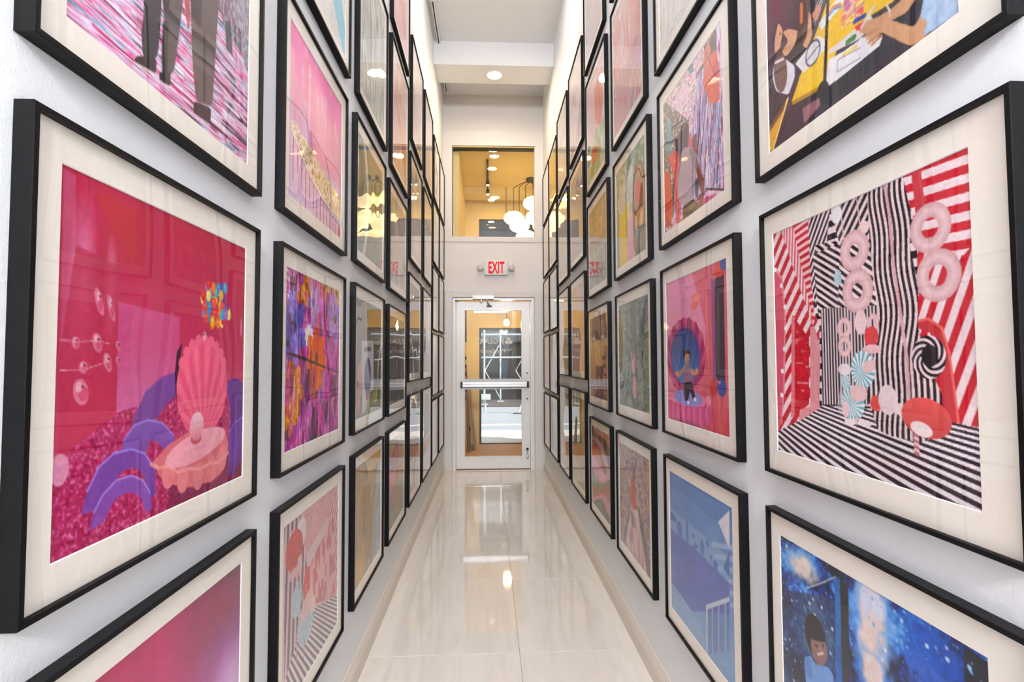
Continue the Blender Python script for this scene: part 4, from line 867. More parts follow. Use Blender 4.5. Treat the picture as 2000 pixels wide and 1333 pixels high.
@art('RB1')
def red_figures_streaks():
    c = Canvas(230)
    n = vnoise(c.h, c.w, 8, 130, 2)*.6+vnoise(c.h, c.w, 14, 60, 5)*.4
    c.a = c.pal(n, [(60, 40, 56), (120, 60, 110), (190, 90, 170), (236, 216, 240), (250, 244, 250), (206, 140, 210), (90, 170, 205), (240, 230, 240), (200, 60, 110), (70, 50, 60)])
    r = random.Random(6)
    for k in range(130):
        u, v = .45+.6*r.random(), .1+.85*r.random(); l = .06+.25*r.random(); c.line((u, v), (u-.18*l, v+l), .003+.008*r.random(), r.choice([(40, 26, 36), (255, 250, 255), (196, 50, 150), (80, 180, 210), (70, 40, 60), (250, 225, 245), (150, 80, 170), (110, 40, 60)]), .8)
    # ceiling of horizontal streaks at the upper left
    m = c.mpoly([(-0.116, -0.021), (0.929, -0.012), (0.634, 0.166), (0.553, 0.467), (0.157, 0.296), (-0.123, 0.120)]); n2 = vnoise(c.h, c.w, 90, 22, 7)
    c.put(m, c.pal(n2, [(90, 70, 76), (190, 150, 160), (250, 244, 246), (246, 226, 236), (226, 130, 170), (250, 246, 248), (150, 130, 130), (240, 200, 220)]))
    c.put(c.mell((0.368, 0.135), .14, .09, soft=.7), (250, 214, 240), .8); c.poly([(0.496, -0.010), (0.574, 0.008), (0.596, 0.076), (0.519, 0.053)], (96, 140, 160), .8)
    # dark left wall
    m = c.mpoly([(-0.106, 0.013), (0.060, 0.007), (0.497, 0.354), (0.487, 0.577), (0.228, 0.584), (0.193, 0.911), (-0.102, 0.988)]); c.put(m, (112, 92, 82), .85)
    c.put(m*(c.noise(60, 60, 5) > .72), (236, 220, 226), .8); c.poly([(0.076, 0.157), (0.162, 0.198), (0.161, 0.444), (0.076, 0.409)], (90, 180, 196), .8); c.line((0.191, 0.265), (0.389, 0.302), .014, (30, 24, 30))
    # soft red garments hung top right
    c.sp([(0.828, 0.017), (0.928, 0.000), (0.927, 0.174), (0.838, 0.104)], (110, 92, 82)); c.sp([(0.753, 0.002), (0.870, 0.044), (0.881, 0.114), (0.829, 0.140), (0.778, 0.122)], (112, 92, 84)); c.line((0.652, 0.125), (0.794, 0.109), .022, (112, 96, 92))
    c.sp([(0.741, 0.094), (0.767, 0.028), (0.827, 0.026), (0.854, 0.085), (0.805, 0.196), (0.744, 0.194)], (224, 128, 114)); c.sp([(0.728, 0.218), (0.822, 0.142), (0.895, 0.116), (0.935, 0.147), (0.952, 0.373), (0.948, 0.462), (0.811, 0.385), (0.756, 0.282)], (232, 106, 92)); c.ell((0.915, 0.290), .05, .1, (206, 84, 96), .6); c.ell((0.884, 0.367), .07, .07, (240, 124, 98), .8)
    c.line((0.753, 0.009), (0.952, 0.367), .004, (40, 30, 34)); c.line((0.809, 0.108), (0.667, 0.151), .005, (60, 40, 44))
    # dark box the figure stands against, and floor
    c.sp([(0.238, 0.362), (0.396, 0.367), (0.501, 0.450), (0.460, 0.566), (0.270, 0.555)], (86, 72, 90)); c.sp([(0.414, 0.368), (0.496, 0.364), (0.495, 0.581), (0.424, 0.552)], (66, 56, 76))
    m = c.mpoly([(-0.075, 0.914), (0.379, 0.936), (0.727, 0.909), (0.978, 0.982), (0.975, 1.046), (-0.080, 1.034)]); n3 = vnoise(c.h, c.w, 60, 12, 3); c.put(m, c.pal(n3, [(60, 20, 40), (200, 60, 120), (250, 236, 244), (240, 190, 214), (214, 60, 120), (236, 220, 230)]))
    c.line((0.743, 0.905), (0.978, 0.988), .012, (40, 34, 36))
    # red figures at the left
    c.sp([(0.106, 0.460), (0.183, 0.437), (0.274, 0.468), (0.320, 0.546), (0.263, 0.709), (0.340, 0.757), (0.308, 1.017), (0.269, 1.006), (0.216, 0.843), (0.205, 0.632)], (232, 92, 88)); c.sp([(-0.012, 0.573), (0.036, 0.527), (0.123, 0.567), (0.158, 0.748), (0.173, 0.886), (0.126, 0.968), (0.039, 0.968), (-0.025, 0.848)], (226, 70, 40)); c.line((0.017, 0.939), (0.024, 1.039), .02, (150, 50, 40)); c.line((0.128, 0.930), (0.134, 1.028), .02, (150, 60, 50))
    c.sp([(0.465, 0.462), (0.519, 0.458), (0.548, 0.568), (0.479, 0.546)], (206, 96, 110)); c.sp([(0.534, 0.493), (0.619, 0.490), (0.629, 0.635), (0.564, 0.609)], (150, 66, 66))
    # adult from behind: hair, grey blouse, dark trousers
    c.ell((0.439, 0.444), .05, .09, (72, 60, 78)); c.sp([(0.350, 0.521), (0.408, 0.502), (0.532, 0.554), (0.597, 0.622), (0.658, 0.720), (0.591, 0.742), (0.559, 0.709), (0.567, 0.910), (0.462, 0.932), (0.296, 0.852), (0.263, 0.709)], (190, 164, 176))
    c.sp([(0.488, 0.543), (0.548, 0.568), (0.658, 0.720), (0.592, 0.735), (0.544, 0.669)], (150, 132, 138)); c.line((0.545, 0.635), (0.543, 0.875), .012, (120, 100, 116)); c.line((0.405, 0.579), (0.317, 0.837), .008, (210, 190, 200))
    c.sp([(0.362, 0.895), (0.550, 0.904), (0.631, 0.963), (0.594, 1.053), (0.364, 1.046)], (88, 72, 62)); c.sp([(0.516, 0.907), (0.567, 0.910), (0.578, 1.038), (0.509, 1.043)], (50, 42, 44))
    c.sp([(0.592, 0.729), (0.658, 0.720), (0.715, 0.840), (0.727, 0.922), (0.694, 0.957), (0.666, 0.889)], (150, 88, 74)); c.sp([(0.649, 0.903), (0.710, 0.946), (0.691, 1.034), (0.611, 1.044), (0.614, 0.972)], (160, 92, 80)); c.sp([(0.582, 0.769), (0.646, 0.809), (0.616, 0.932), (0.576, 0.886)], (96, 92, 106))
    return c

@art('RB2')
def blue_shell_seat():
    c = Canvas(230)
    c.a = c.lerp((c.V-.4)*1.3+.35*(c.U-.4), (242, 150, 188), (214, 66, 76))
    c.put(c.mpoly([(0.491, -0.011), (1.008, 0.007), (0.969, 0.845), (0.632, 0.875), (0.701, 0.371)]), (222, 92, 104), .7)
    c.poly([(0.845, 0.096), (0.959, 0.085), (0.949, 0.733), (0.832, 0.679)], (62, 46, 66)); c.poly([(0.788, 0.087), (0.844, 0.105), (0.831, 0.694), (0.790, 0.681)], (150, 80, 130))
    c.ell((0.908, 0.047), .07, .05, (226, 74, 66)); c.ell((0.962, 0.030), .05, .04, (70, 90, 160)); c.ell((0.533, 0.195), .06, .055, (244, 122, 120)); c.ell((0.568, 0.173), .04, .03, (246, 140, 130))
    c.pline([(-0.077, 0.031), (-0.007, 0.010), (0.058, 0.050)], .006, (250, 190, 210)); c.pline([(0.304, 0.084), (0.362, 0.064), (0.417, 0.065)], .006, (250, 190, 210)); c.put(c.mell((0.351, 0.307), .02, .06, soft=.8), (250, 200, 220), .7)
    # fan of the shell
    o = (0.364, 0.817); e0, rx, ry = c.box4((-0.019, 0.515), (0.702, 0.528), (0.389, 0.275), (0.364, 0.804))
    th = np.arctan2(c.U-o[0], o[1]-c.V); ph_ = np.arctan2(c.U-e0[0], e0[1]-c.V)
    rn = np.hypot((c.U-e0[0])/rx, (c.V-e0[1])/ry)
    m = rn < 1-.05*np.abs(np.sin(ph_*8)); c.put(m, c.lerp(.5+.5*np.cos(th*22), (150, 22, 78), (226, 84, 142)))
    m2 = rn < .74-.03*np.abs(np.sin(ph_*8)); c.put(m2, c.lerp((c.V-e0[1])/ry*.6+.45, (50, 46, 104), (76, 168, 230))); c.put(m2 & (np.cos(th*22) > .3), (40, 70, 150), .6)
    c.put(np.clip(1-np.abs(rn-.76)*9, 0, 1)*(rn < 1), (150, 50, 120), .6)
    # seat and scalloped bowl
    c.ell((0.381, 0.837), .29, .07, (178, 140, 206)); c.ell((0.363, 0.831), .22, .05, (126, 140, 214))
    c.poly([(-0.060, 0.891), (0.733, 0.817), (0.691, 0.917), (0.547, 0.974), (0.355, 1.010), (0.141, 1.006), (-0.007, 0.963)], (206, 52, 116))
    for k in range(9):
        t = k/8; d = abs(t-.5)*2; u = (-0.051, 0.936)[0]+((0.723, 0.867)[0]-(-0.051, 0.936)[0])*t; v = (0.360, 0.900)[1]+.02-.05*d*d
        m = c.mell((u, v+.03), .058, .12-.055*d*d); c.put(m, c.lerp((c.U-u)/.1+.5, (244, 110, 166), (206, 50, 118)))
    for k in range(10):
        t = k/9; d = abs(t-.5)*2; u = (-0.039, 0.935)[0]+((0.716, 0.868)[0]-(-0.039, 0.935)[0])*t; c.ell((u, (0.360, 0.900)[1]-.055-.03*d*d), .045, .03, (250, 140, 178))
    c.ell((0.382, 0.823), .25, .05, (150, 150, 220))
    c.put(c.mell((0.373, 1.008), .34, .05, soft=.6), (120, 30, 70), .5)
    # child sitting: hair, face, grey tee, dark trousers, arms out
    Sk = (206, 140, 112)
    c.sp([(0.344, 0.643), (0.237, 0.691), (0.157, 0.671), (0.239, 0.648), (0.336, 0.612)], Sk); c.sp([(0.445, 0.611), (0.513, 0.643), (0.579, 0.629), (0.562, 0.662), (0.477, 0.670), (0.426, 0.651)], Sk); c.ell((0.188, 0.660), .02, .018, Sk); c.ell((0.555, 0.636), .02, .018, Sk)
    c.sp([(0.327, 0.612), (0.393, 0.591), (0.454, 0.604), (0.458, 0.708), (0.331, 0.730)], (150, 126, 146)); c.sp([(0.344, 0.653), (0.452, 0.644), (0.449, 0.711), (0.340, 0.722)], (170, 84, 120), .6)
    c.sp([(0.331, 0.723), (0.458, 0.704), (0.522, 0.804), (0.487, 0.829), (0.429, 0.773), (0.399, 0.835), (0.344, 0.846), (0.319, 0.786)], (32, 28, 52)); c.ell((0.399, 0.849), .02, .013, (240, 236, 240)); c.ell((0.513, 0.821), .024, .013, (240, 236, 240))
    c.ell((0.394, 0.550), .042, .05, Sk); c.sp([(0.320, 0.563), (0.331, 0.514), (0.397, 0.495), (0.458, 0.517), (0.457, 0.544), (0.396, 0.522), (0.358, 0.536)], (52, 34, 34)); c.ell((0.340, 0.528), .02, .03, (52, 34, 34)); c.ell((0.376, 0.553), .006, .006, (40, 24, 24)); c.ell((0.430, 0.550), .006, .006, (40, 24, 24)); c.line((0.384, 0.577), (0.429, 0.574), .006, (150, 60, 60))
    c.ell((0.795, 0.732), .055, .05, (206, 48, 66)); c.ell((0.904, 0.729), .06, .05, (40, 70, 150)); c.ell((0.879, 0.701), .012, .01, (220, 150, 190)); c.line((0.902, 0.764), (0.912, 0.836), .005, (90, 60, 90))
    return c

@art('RB3')
def blue_ball_pit():
    c = Canvas(200)
    c.a = c.lerp(c.V*1.2, (78, 126, 190), (118, 158, 206))
    c.poly([(-0.081, 0.021), (0.961, 0.018), (0.958, 0.084), (0.826, 0.141), (0.621, 0.224), (0.224, 0.242), (-0.090, 0.208)], (92, 136, 196)); c.poly([(-0.093, 0.275), (0.949, 0.291), (0.942, 0.435), (-0.103, 0.490)], (132, 166, 212), .8)
    # white wedge and steps at the right
    c.poly([(0.813, 0.134), (0.960, 0.026), (0.951, 0.248)], (226, 222, 232)); 
    for k in range(6): c.poly([(.72+.03*k, .28+.06*k), (1.02, .2+.06*k), (1.02, .23+.06*k), (.72+.03*k, .31+.06*k)], (166, 190, 222), .8)
    c.poly([(0.620, 0.243), (0.799, 0.144), (0.863, 0.206), (0.765, 0.269)], (100, 144, 200)); c.poly([(0.951, 0.248), (0.869, 0.379), (0.944, 0.400)], (70, 112, 180))
    # cut-outs on the pale band
    for p, sx, sy in (((0.048, 0.330), .09, .03), ((0.189, 0.370), .05, .05), ((0.331, 0.349), .025, .08), ((0.437, 0.341), .02, .015), ((0.576, 0.366), .03, .05), ((0.655, 0.313), .025, .025), ((0.703, 0.382), .015, .02), ((0.766, 0.404), .03, .03)): c.ell(p, sx, sy, (66, 110, 182), .9)
    c.line((0.470, 0.377), (0.468, 0.417), .018, (66, 110, 182)); c.line((0.434, 0.409), (0.511, 0.382), .018, (66, 110, 182))
    # violet blue side of the pit
    m = c.mpoly([(-0.100, 0.431), (0.485, 0.414), (0.942, 0.435), (0.935, 0.608), (0.628, 0.738), (0.397, 0.847), (0.077, 0.835), (-0.117, 0.803)]); n = c.noise(12, 12, 3, 3); c.put(m, c.pal(n, [(64, 84, 160), (80, 110, 186), (92, 104, 184), (70, 120, 196)]))
    c.put(c.mpoly([(-0.117, 0.803), (0.397, 0.847), (0.590, 0.897), (0.577, 1.196), (-0.132, 1.116)]), (142, 172, 212), .6)
    # white rail fence
    c.poly([(0.615, 0.704), (0.939, 0.510), (0.938, 0.536), (0.613, 0.736)], (206, 216, 234))
    for x in (1380, 1390, 1402, 1416):
        pass
    for p, q in (((0.629, 0.722), (0.608, 1.177)), ((0.712, 0.671), (0.699, 0.950)), ((0.798, 0.620), (0.786, 0.891)), ((0.886, 0.568), (0.874, 0.832))): c.line(p, q, .02, (196, 210, 232))
    c.put(c.mpoly([(0.652, 0.712), (0.938, 0.538), (0.926, 0.809), (0.639, 0.990)]), (58, 84, 160), .35)
    return c

@art('RC0')
def pink_grey_streaks():
    c = Canvas(110, 1.3); n = c.noise(3, 14, 3, 2); n = (n-n.min())/(n.max()-n.min())
    c.a = c.pal(n, [(150, 140, 140), (214, 208, 208), (232, 176, 172), (226, 150, 146), (236, 224, 228), (204, 140, 146), (170, 160, 170)])
    c.put(np.clip(c.U*1.4-.5, 0, 1)*np.clip(1.4-c.V*1.6, 0, 1), (206, 108, 110), .75)
    m = c.V > .62-.1*c.noise(2, 6, 4); c.put(m*c.stripes(.75, .06, duty=.5, warp=.1*c.noise(3, 3, 5)), (150, 120, 150), .5); c.put(m*c.stripes(.75, .09, .3, duty=.4), (200, 110, 130), .45); return c
@art('RC1')
def painted_face():
    c = Canvas(130, 1.0, (120, 150, 130))
    c.put(c.mpoly([(.55, 0), (1, 0), (1, .5), (.6, .3)]), (70, 120, 96)); c.poly([(.35, .15), (.62, .1), (.6, .4), (.3, .6)], (170, 180, 176))
    c.put(c.mpoly([(.1, .3), (.42, .1), (.35, .6), (.05, .9)]), (196, 190, 176)); c.put(c.noise(30, 30, 2) > .6, (232, 230, 222), .5)
    c.poly([(.12, .5), (.5, .42), (.44, 1), (.12, 1)], (232, 200, 44)); c.poly([(.4, .62), (.58, .5), (.66, 1), (.4, 1)], (236, 160, 176)); c.poly([(0, .4), (.14, .45), (.1, 1), (0, 1)], (170, 160, 150))
    c.ell((.8, .52), .2, .36, (62, 30, 34)); c.ell((.8, .52), .17, .32, (176, 120, 96)); c.ell((.78, .42), .09, .1, (206, 70, 70)); c.ell((.8, .7), .13, .12, (230, 176, 110)); c.pline([(.62, .7), (.7, .6), (.95, .58)], .012, (130, 40, 50)); c.ell((.8, .86), .16, .12, (150, 140, 136)); c.pline([(.6, .7), (.64, .9), (.74, 1)], .014, (60, 90, 80)); return c
@art('RC2')
def green_crystals():
    c = Canvas(150); n = c.noise(16, 16, 4, 3)+.12*np.sin(c.U*40+c.V*70); n = (n-n.min())/(n.max()-n.min())
    c.a = c.pal(n, [(24, 34, 32), (50, 74, 66), (90, 116, 104), (140, 160, 148), (60, 84, 74), (176, 190, 180), (74, 92, 84)])
    r = random.Random(9)
    for k in range(150):
        p = (r.random(), r.random()); a = r.random()*6; q = .02+.03*r.random(); c.poly([(p[0]+q*math.cos(a+t)*(1 if t < 2 else .5), p[1]+q*math.sin(a+t)) for t in (0, 1.7, 3, 4.6)], r.choice([(40, 58, 52), (110, 136, 124), (170, 186, 176), (66, 92, 80), (28, 36, 34)]), .6)
    c.put(c.mpoly([(.45, 0), (.6, 0), (.66, .5), (.64, 1), (.5, 1), (.5, .5)]), (60, 60, 62), .6)
    c.ell((.52, .58), .07, .1, (206, 150, 146)); c.ell((.56, .8), .08, .1, (196, 140, 134)); c.ell((.5, .5), .05, .05, (150, 110, 104)); c.put(np.clip(c.U*2-1.2, 0, 1)*(c.V < .25), (90, 60, 120), .4); return c
@art('RC3')
def red_dress_path():
    c = Canvas(150); n = c.noise(34, 30, 4, 3); n = (n-n.min())/(n.max()-n.min())
    c.a = c.pal(n, [(40, 26, 60), (84, 62, 120), (120, 96, 150), (150, 120, 120), (200, 170, 130), (110, 84, 140), (60, 44, 90)])
    c.put(c.noise(60, 60, 8) > .68, (206, 190, 200), .6); c.put(c.noise(50, 50, 18) > .72, (206, 150, 70), .6)
    m = c.mpoly([(.44, .42), (.6, .42), (.98, 1), (.2, 1)]); c.put(m, c.pal(c.noise(6, 22, 3), [(150, 90, 110), (214, 170, 170), (226, 196, 190), (176, 120, 130)]))
    c.poly([(.6, .48), (.7, .5), (1, .9), (1, 1), (.9, 1)], (70, 66, 74), .8); c.poly([(.36, .6), (.44, .5), (.2, .95), (.12, .9)], (60, 50, 80), .6)
    c.poly([(.44, .28), (.54, .26), (.62, .52), (.52, .56), (.38, .52)], (196, 62, 48)); c.ell((.5, .2), .06, .08, (112, 56, 44)); c.ell((.5, .23), .03, .04, (180, 120, 96))
    for k in range(6): c.ell((.42+.02*k, .62+.04*(k % 3)), .02, .03, (60, 36, 60), .8)
    return c
@art('RD0')
def red_fruit():
    c = Canvas(90, 1.3, (220, 190, 190)); c.put(c.noise(3, 5, 3, 2), (236, 160, 170), .7)
    c.poly([(.45, .15), (.75, .1), (.95, .4), (.8, .62), (.5, .5)], (222, 96, 90)); c.pline([(.72, .2), (.78, .45), (.7, .6), (.5, .58)], .014, (90, 120, 80))
    m = c.V > .6; c.put(m, c.pal(c.noise(5, 7, 6, 3), [(60, 110, 70), (210, 220, 206), (120, 150, 110), (214, 220, 214)])); c.poly([(.2, .72), (.6, .68), (.62, .86), (.3, .9)], (216, 70, 40)); c.poly([(.2, .86), (.5, .8), (.4, .97), (.18, .95)], (96, 130, 50)); return c
@art('RD1')
def grey_gold_texture():
    c = Canvas(90); c.a = c.pal(c.noise(8, 14, 5, 3), [(96, 84, 66), (170, 150, 110), (120, 108, 90), (196, 180, 150), (110, 100, 84)]); m = c.V > .58-.06*c.noise(1, 8, 2); c.put(m, c.pal(c.noise(10, 14, 9, 3), [(150, 146, 142), (190, 186, 182), (120, 116, 114), (206, 200, 198)]), .9); return c
@art('RD2')
def plum_crowd():
    return washes(100, 1.0, [(60, 34, 50), (112, 78, 70), (140, 100, 104), (84, 56, 90), (150, 110, 80), (176, 140, 150), (96, 60, 92), (190, 110, 90)], 14, 9, 9, 1.2, .4)
@art('RD3')
def layered_swirls():
    c = Canvas(110, 1.0, (196, 120, 110)); 
    for v, cc in ((.06, (54, 66, 52)), (.2, (214, 130, 160)), (.3, (74, 90, 64)), (.36, (206, 96, 52)), (.46, (226, 156, 190)), (.6, (124, 136, 112)), (.72, (188, 96, 82)), (.84, (222, 140, 172)), (.93, (86, 96, 74))):
        c.put(c.V > v+.3*(c.U-.4)*(1 if v < .4 else -.25)+.07*np.sin(c.U*5+v*9)-.02, cc)
    c.put(c.noise(9, 9, 3, 3) > .62, (240, 200, 210), .25); return c
@art('LB0')
def cyan_band():
    c = Canvas(110, 1.3, (236, 234, 234)); c.poly([(0, .1), (.35, .0), (1.02, .86), (1.02, .99), (.92, .98), (.0, .35)], (128, 208, 232)); c.poly([(.5, 0), (1, 0), (1, .72)], (196, 160, 220)); c.pline([(.4, .5), (.5, .56), (.46, .62), (.55, .7)], .01, (90, 150, 190)); return c
@art('LC0')
def grey_green_wash():
    return washes(110, 1.3, [(90, 100, 96), (150, 150, 148), (186, 196, 188), (214, 214, 210), (130, 150, 140), (206, 196, 194), (110, 116, 112)], 31, 4, 9, 1.2, .7)
@art('LC1')
def teal_arc():
    c = Canvas(120, 1.0, (108, 116, 104)); c.put(c.noise(4, 6, 3, 3), (150, 150, 128), .6); c.ell((.02, .45), .3, .6, (96, 128, 124)); c.put(c.mell((.04, .5), .36, .62)-c.mell((.02, .5), .3, .58), (216, 220, 220)); c.ell((.1, .3), .14, .2, (60, 96, 92)); c.poly([(.5, .35), (.62, .3), (.66, .6), (.4, .7)], (170, 140, 112)); c.poly([(.72, .2), (1, .25), (1, .75), (.7, .75)], (118, 136, 112)); return c
@art('LC2')
def hand_with_sheet():
    c = Canvas(130, 1.0, (128, 124, 126)); c.put(c.mpoly([(.4, 0), (1, 0), (1, .7), (.4, .65)]), c.pal(c.noise(3, 20, 3), [(60, 44, 36), (100, 76, 54), (60, 48, 44)])); c.poly([(.2, .35), (.66, .33), (.68, .95), (.24, .97)], (206, 206, 212)); c.ell((.44, .66), .13, .17, (66, 74, 130)); c.ell((.42, .82), .05, .05, (150, 40, 60)); c.poly([(.3, .4), (.55, .39), (.55, .43), (.3, .44)], (90, 90, 96)); c.poly([(.06, .6), (.2, .5), (.24, .72), (.12, .95), (.02, .98)], (196, 150, 132)); c.poly([(.5, .8), (1, .76), (1, 1), (.3, 1)], (130, 124, 76)); c.ell((.7, .86), .08, .06, (176, 176, 60)); return c
@art('LC3')
def ochre_and_ice():
    c = washes(120, 1.0, [(120, 96, 62), (176, 144, 92), (150, 124, 84), (196, 168, 116)], 41, 3, 8, 1, .4); c.put(c.mpoly([(.62, 1), (.7, .5), (.85, .15), (1, .1), (1, 1)]), c.pal(c.noise(6, 8, 4, 3), [(140, 150, 156), (186, 196, 200), (150, 164, 170), (206, 212, 212)]), .95); c.poly([(.0, .8), (.4, .66), (.3, 1), (0, 1)], (196, 150, 70)); c.put(c.mpoly([(.35, 0), (1, 0), (1, .12), (.5, .16)]), (196, 170, 90)); return c
@art('LD0')
def coral_triangle():
    c = washes(90, 1.3, [(222, 190, 196), (232, 206, 210), (214, 150, 150), (236, 220, 222)], 51, 3, 8, 1, .5); c.poly([(.15, .3), (.95, .62), (.95, .95), (.2, .4)], (212, 104, 84), .9); c.poly([(.1, .2), (.9, .25), (.9, .6)], (210, 120, 120), .6); return c
@art('LD3')
def plum_green_shapes():
    c = Canvas(110, 1.0, (150, 144, 120)); c.poly([(.05, .22), (.6, .02), (.65, .4), (.3, .42)], (150, 60, 122)); c.poly([(0, .35), (.5, .4), (.36, .85), (0, .8)], (222, 110, 140)); c.poly([(.5, .36), (1, .3), (1, .55), (.45, .55)], (190, 112, 62)); c.poly([(.45, .36), (.62, .3), (.6, .6), (.4, .6)], (140, 100, 40)); c.poly([(0, .55), (.3, .58), (.2, .95), (0, .9)], (206, 84, 160)); c.poly([(.15, .6), (1, .62), (1, 1), (0, 1), (0, .88)], (116, 118, 92), .9); c.put(c.noise(9, 7, 3, 3) > .58, (160, 160, 130), .4); c.poly([(.45, .66), (.56, .6), (.66, .9), (.5, .92)], (196, 90, 84), .8); return c
@art('LE3')
def long_red_dress():
    c = Canvas(90, 1.3, (196, 176, 166)); c.put(c.noise(4, 9, 3, 2), (170, 140, 120), .6); c.poly([(.2, .16), (.75, .14), (.9, .62), (.02, .64)], (136, 44, 56)); c.put(c.mpoly([(.1, .4), (.85, .38), (.92, .62), (.02, .64)]), (110, 62, 90), .8); c.ell((.45, .08), .14, .08, (120, 84, 56)); c.poly([(.5, .5), (.6, .44), (.66, .75), (.45, .76)], (120, 84, 40), .8); c.poly([(0, .72), (1, .72), (1, 1), (0, 1)], (206, 190, 190)); c.poly([(.3, .7), (.62, .72), (.5, .95), (.36, .95)], (150, 146, 150)); return c
@art('LF3')
def blue_jeans():
    c = Canvas(70, 1.3, (206, 206, 208)); c.poly([(.2, 0), (.9, 0), (.9, .3), (.2, .35)], (150, 100, 110)); c.poly([(.1, .25), (.95, .25), (.95, .55), (.1, .58)], (120, 140, 170)); c.poly([(0, .6), (1, .6), (1, .76), (0, .78)], (196, 140, 92)); return c
@art('RE3', 'RF3')
def ochre_green_drapes():
    c = Canvas(90, 1.3); c.a = c.pal(c.noise(3, 10, 6, 3), [(120, 92, 60), (176, 180, 160), (150, 120, 50), (196, 166, 120), (130, 116, 40), (214, 200, 180)]); c.poly([(0, .62), (1, .55), (1, .74), (0, .78)], (190, 130, 66), .8); c.put(c.V > .76, (196, 186, 160), .8); c.poly([(.1, .4), (.2, .6), (0, .62)], (130, 50, 50)); return c
WASH = {   # softer prints seen at a glancing angle: colours, seed
    'LD-1': ([(206, 110, 120), (226, 170, 176), (232, 206, 208)], 61), 'LD1': ([(196, 176, 160), (170, 160, 150), (216, 206, 198)], 62),
    'LD2': ([(28, 30, 40), (66, 62, 70), (110, 92, 84), (50, 56, 76), (140, 124, 110)], 63), 'LE0': ([(176, 140, 140), (206, 186, 188), (226, 216, 218)], 64),
    'LE1': ([(196, 186, 170), (216, 206, 196), (176, 160, 146)], 65), 'LE2': ([(86, 44, 42), (120, 84, 70), (60, 40, 44), (170, 150, 140)], 66),
    'LF0': ([(206, 200, 214), (226, 220, 226), (190, 176, 190)], 67), 'LF1': ([(200, 190, 176), (220, 212, 204), (180, 170, 160)], 68), 'LF2': ([(90, 56, 52), (150, 120, 110), (196, 180, 172)], 69),
    'LG0': ([(206, 196, 190), (226, 220, 216)], 70), 'LG1': ([(196, 190, 186), (222, 216, 212)], 71), 'LG2': ([(206, 190, 184), (226, 214, 208)], 72), 'LG3': ([(214, 196, 194), (228, 216, 212)], 73), 'LG4': ([(176, 180, 182), (206, 206, 204)], 74),
    'LH0': ([(214, 212, 220), (230, 228, 232)], 75), 'LH1': ([(206, 196, 190), (224, 214, 208)], 76), 'LH2': ([(210, 200, 190), (224, 214, 204)], 77), 'LH3': ([(214, 200, 192), (226, 212, 206)], 78), 'LH4': ([(216, 196, 188), (226, 210, 204)], 79),
    'RC-1': ([(120, 120, 100), (190, 180, 170)], 80), 'RD-1': ([(150, 146, 150), (190, 186, 190), (206, 180, 176), (170, 170, 176)], 81),
    'RE0': ([(150, 120, 130), (196, 170, 176), (216, 200, 206), (206, 150, 150)], 82), 'RE1': ([(150, 140, 132), (176, 168, 164), (160, 160, 176)], 83), 'RE2': ([(206, 150, 90), (220, 180, 130), (206, 160, 170), (190, 140, 70)], 84),
    'RF0': ([(206, 196, 190), (226, 216, 212), (190, 180, 180)], 85), 'RF1': ([(176, 166, 156), (206, 196, 186), (160, 152, 146)], 86), 'RF2': ([(200, 150, 80), (220, 180, 110), (190, 140, 80)], 87),
    'RG0': ([(206, 170, 90), (220, 190, 130)], 88), 'RG1': ([(196, 180, 150), (216, 200, 180)], 89), 'RG2': ([(176, 176, 180), (214, 210, 210)], 90), 'RG3': ([(214, 180, 184), (230, 206, 208)], 91), 'RG4': ([(160, 168, 172), (190, 194, 194)], 92),
    'RH0': ([(206, 206, 212), (226, 224, 228)], 93), 'RH1': ([(206, 190, 184), (222, 210, 204)], 94), 'RH2': ([(206, 196, 188), (222, 212, 206)], 95), 'RH3': ([(216, 186, 188), (228, 206, 206)], 96), 'RH4': ([(196, 196, 200), (216, 212, 212)], 97),
}
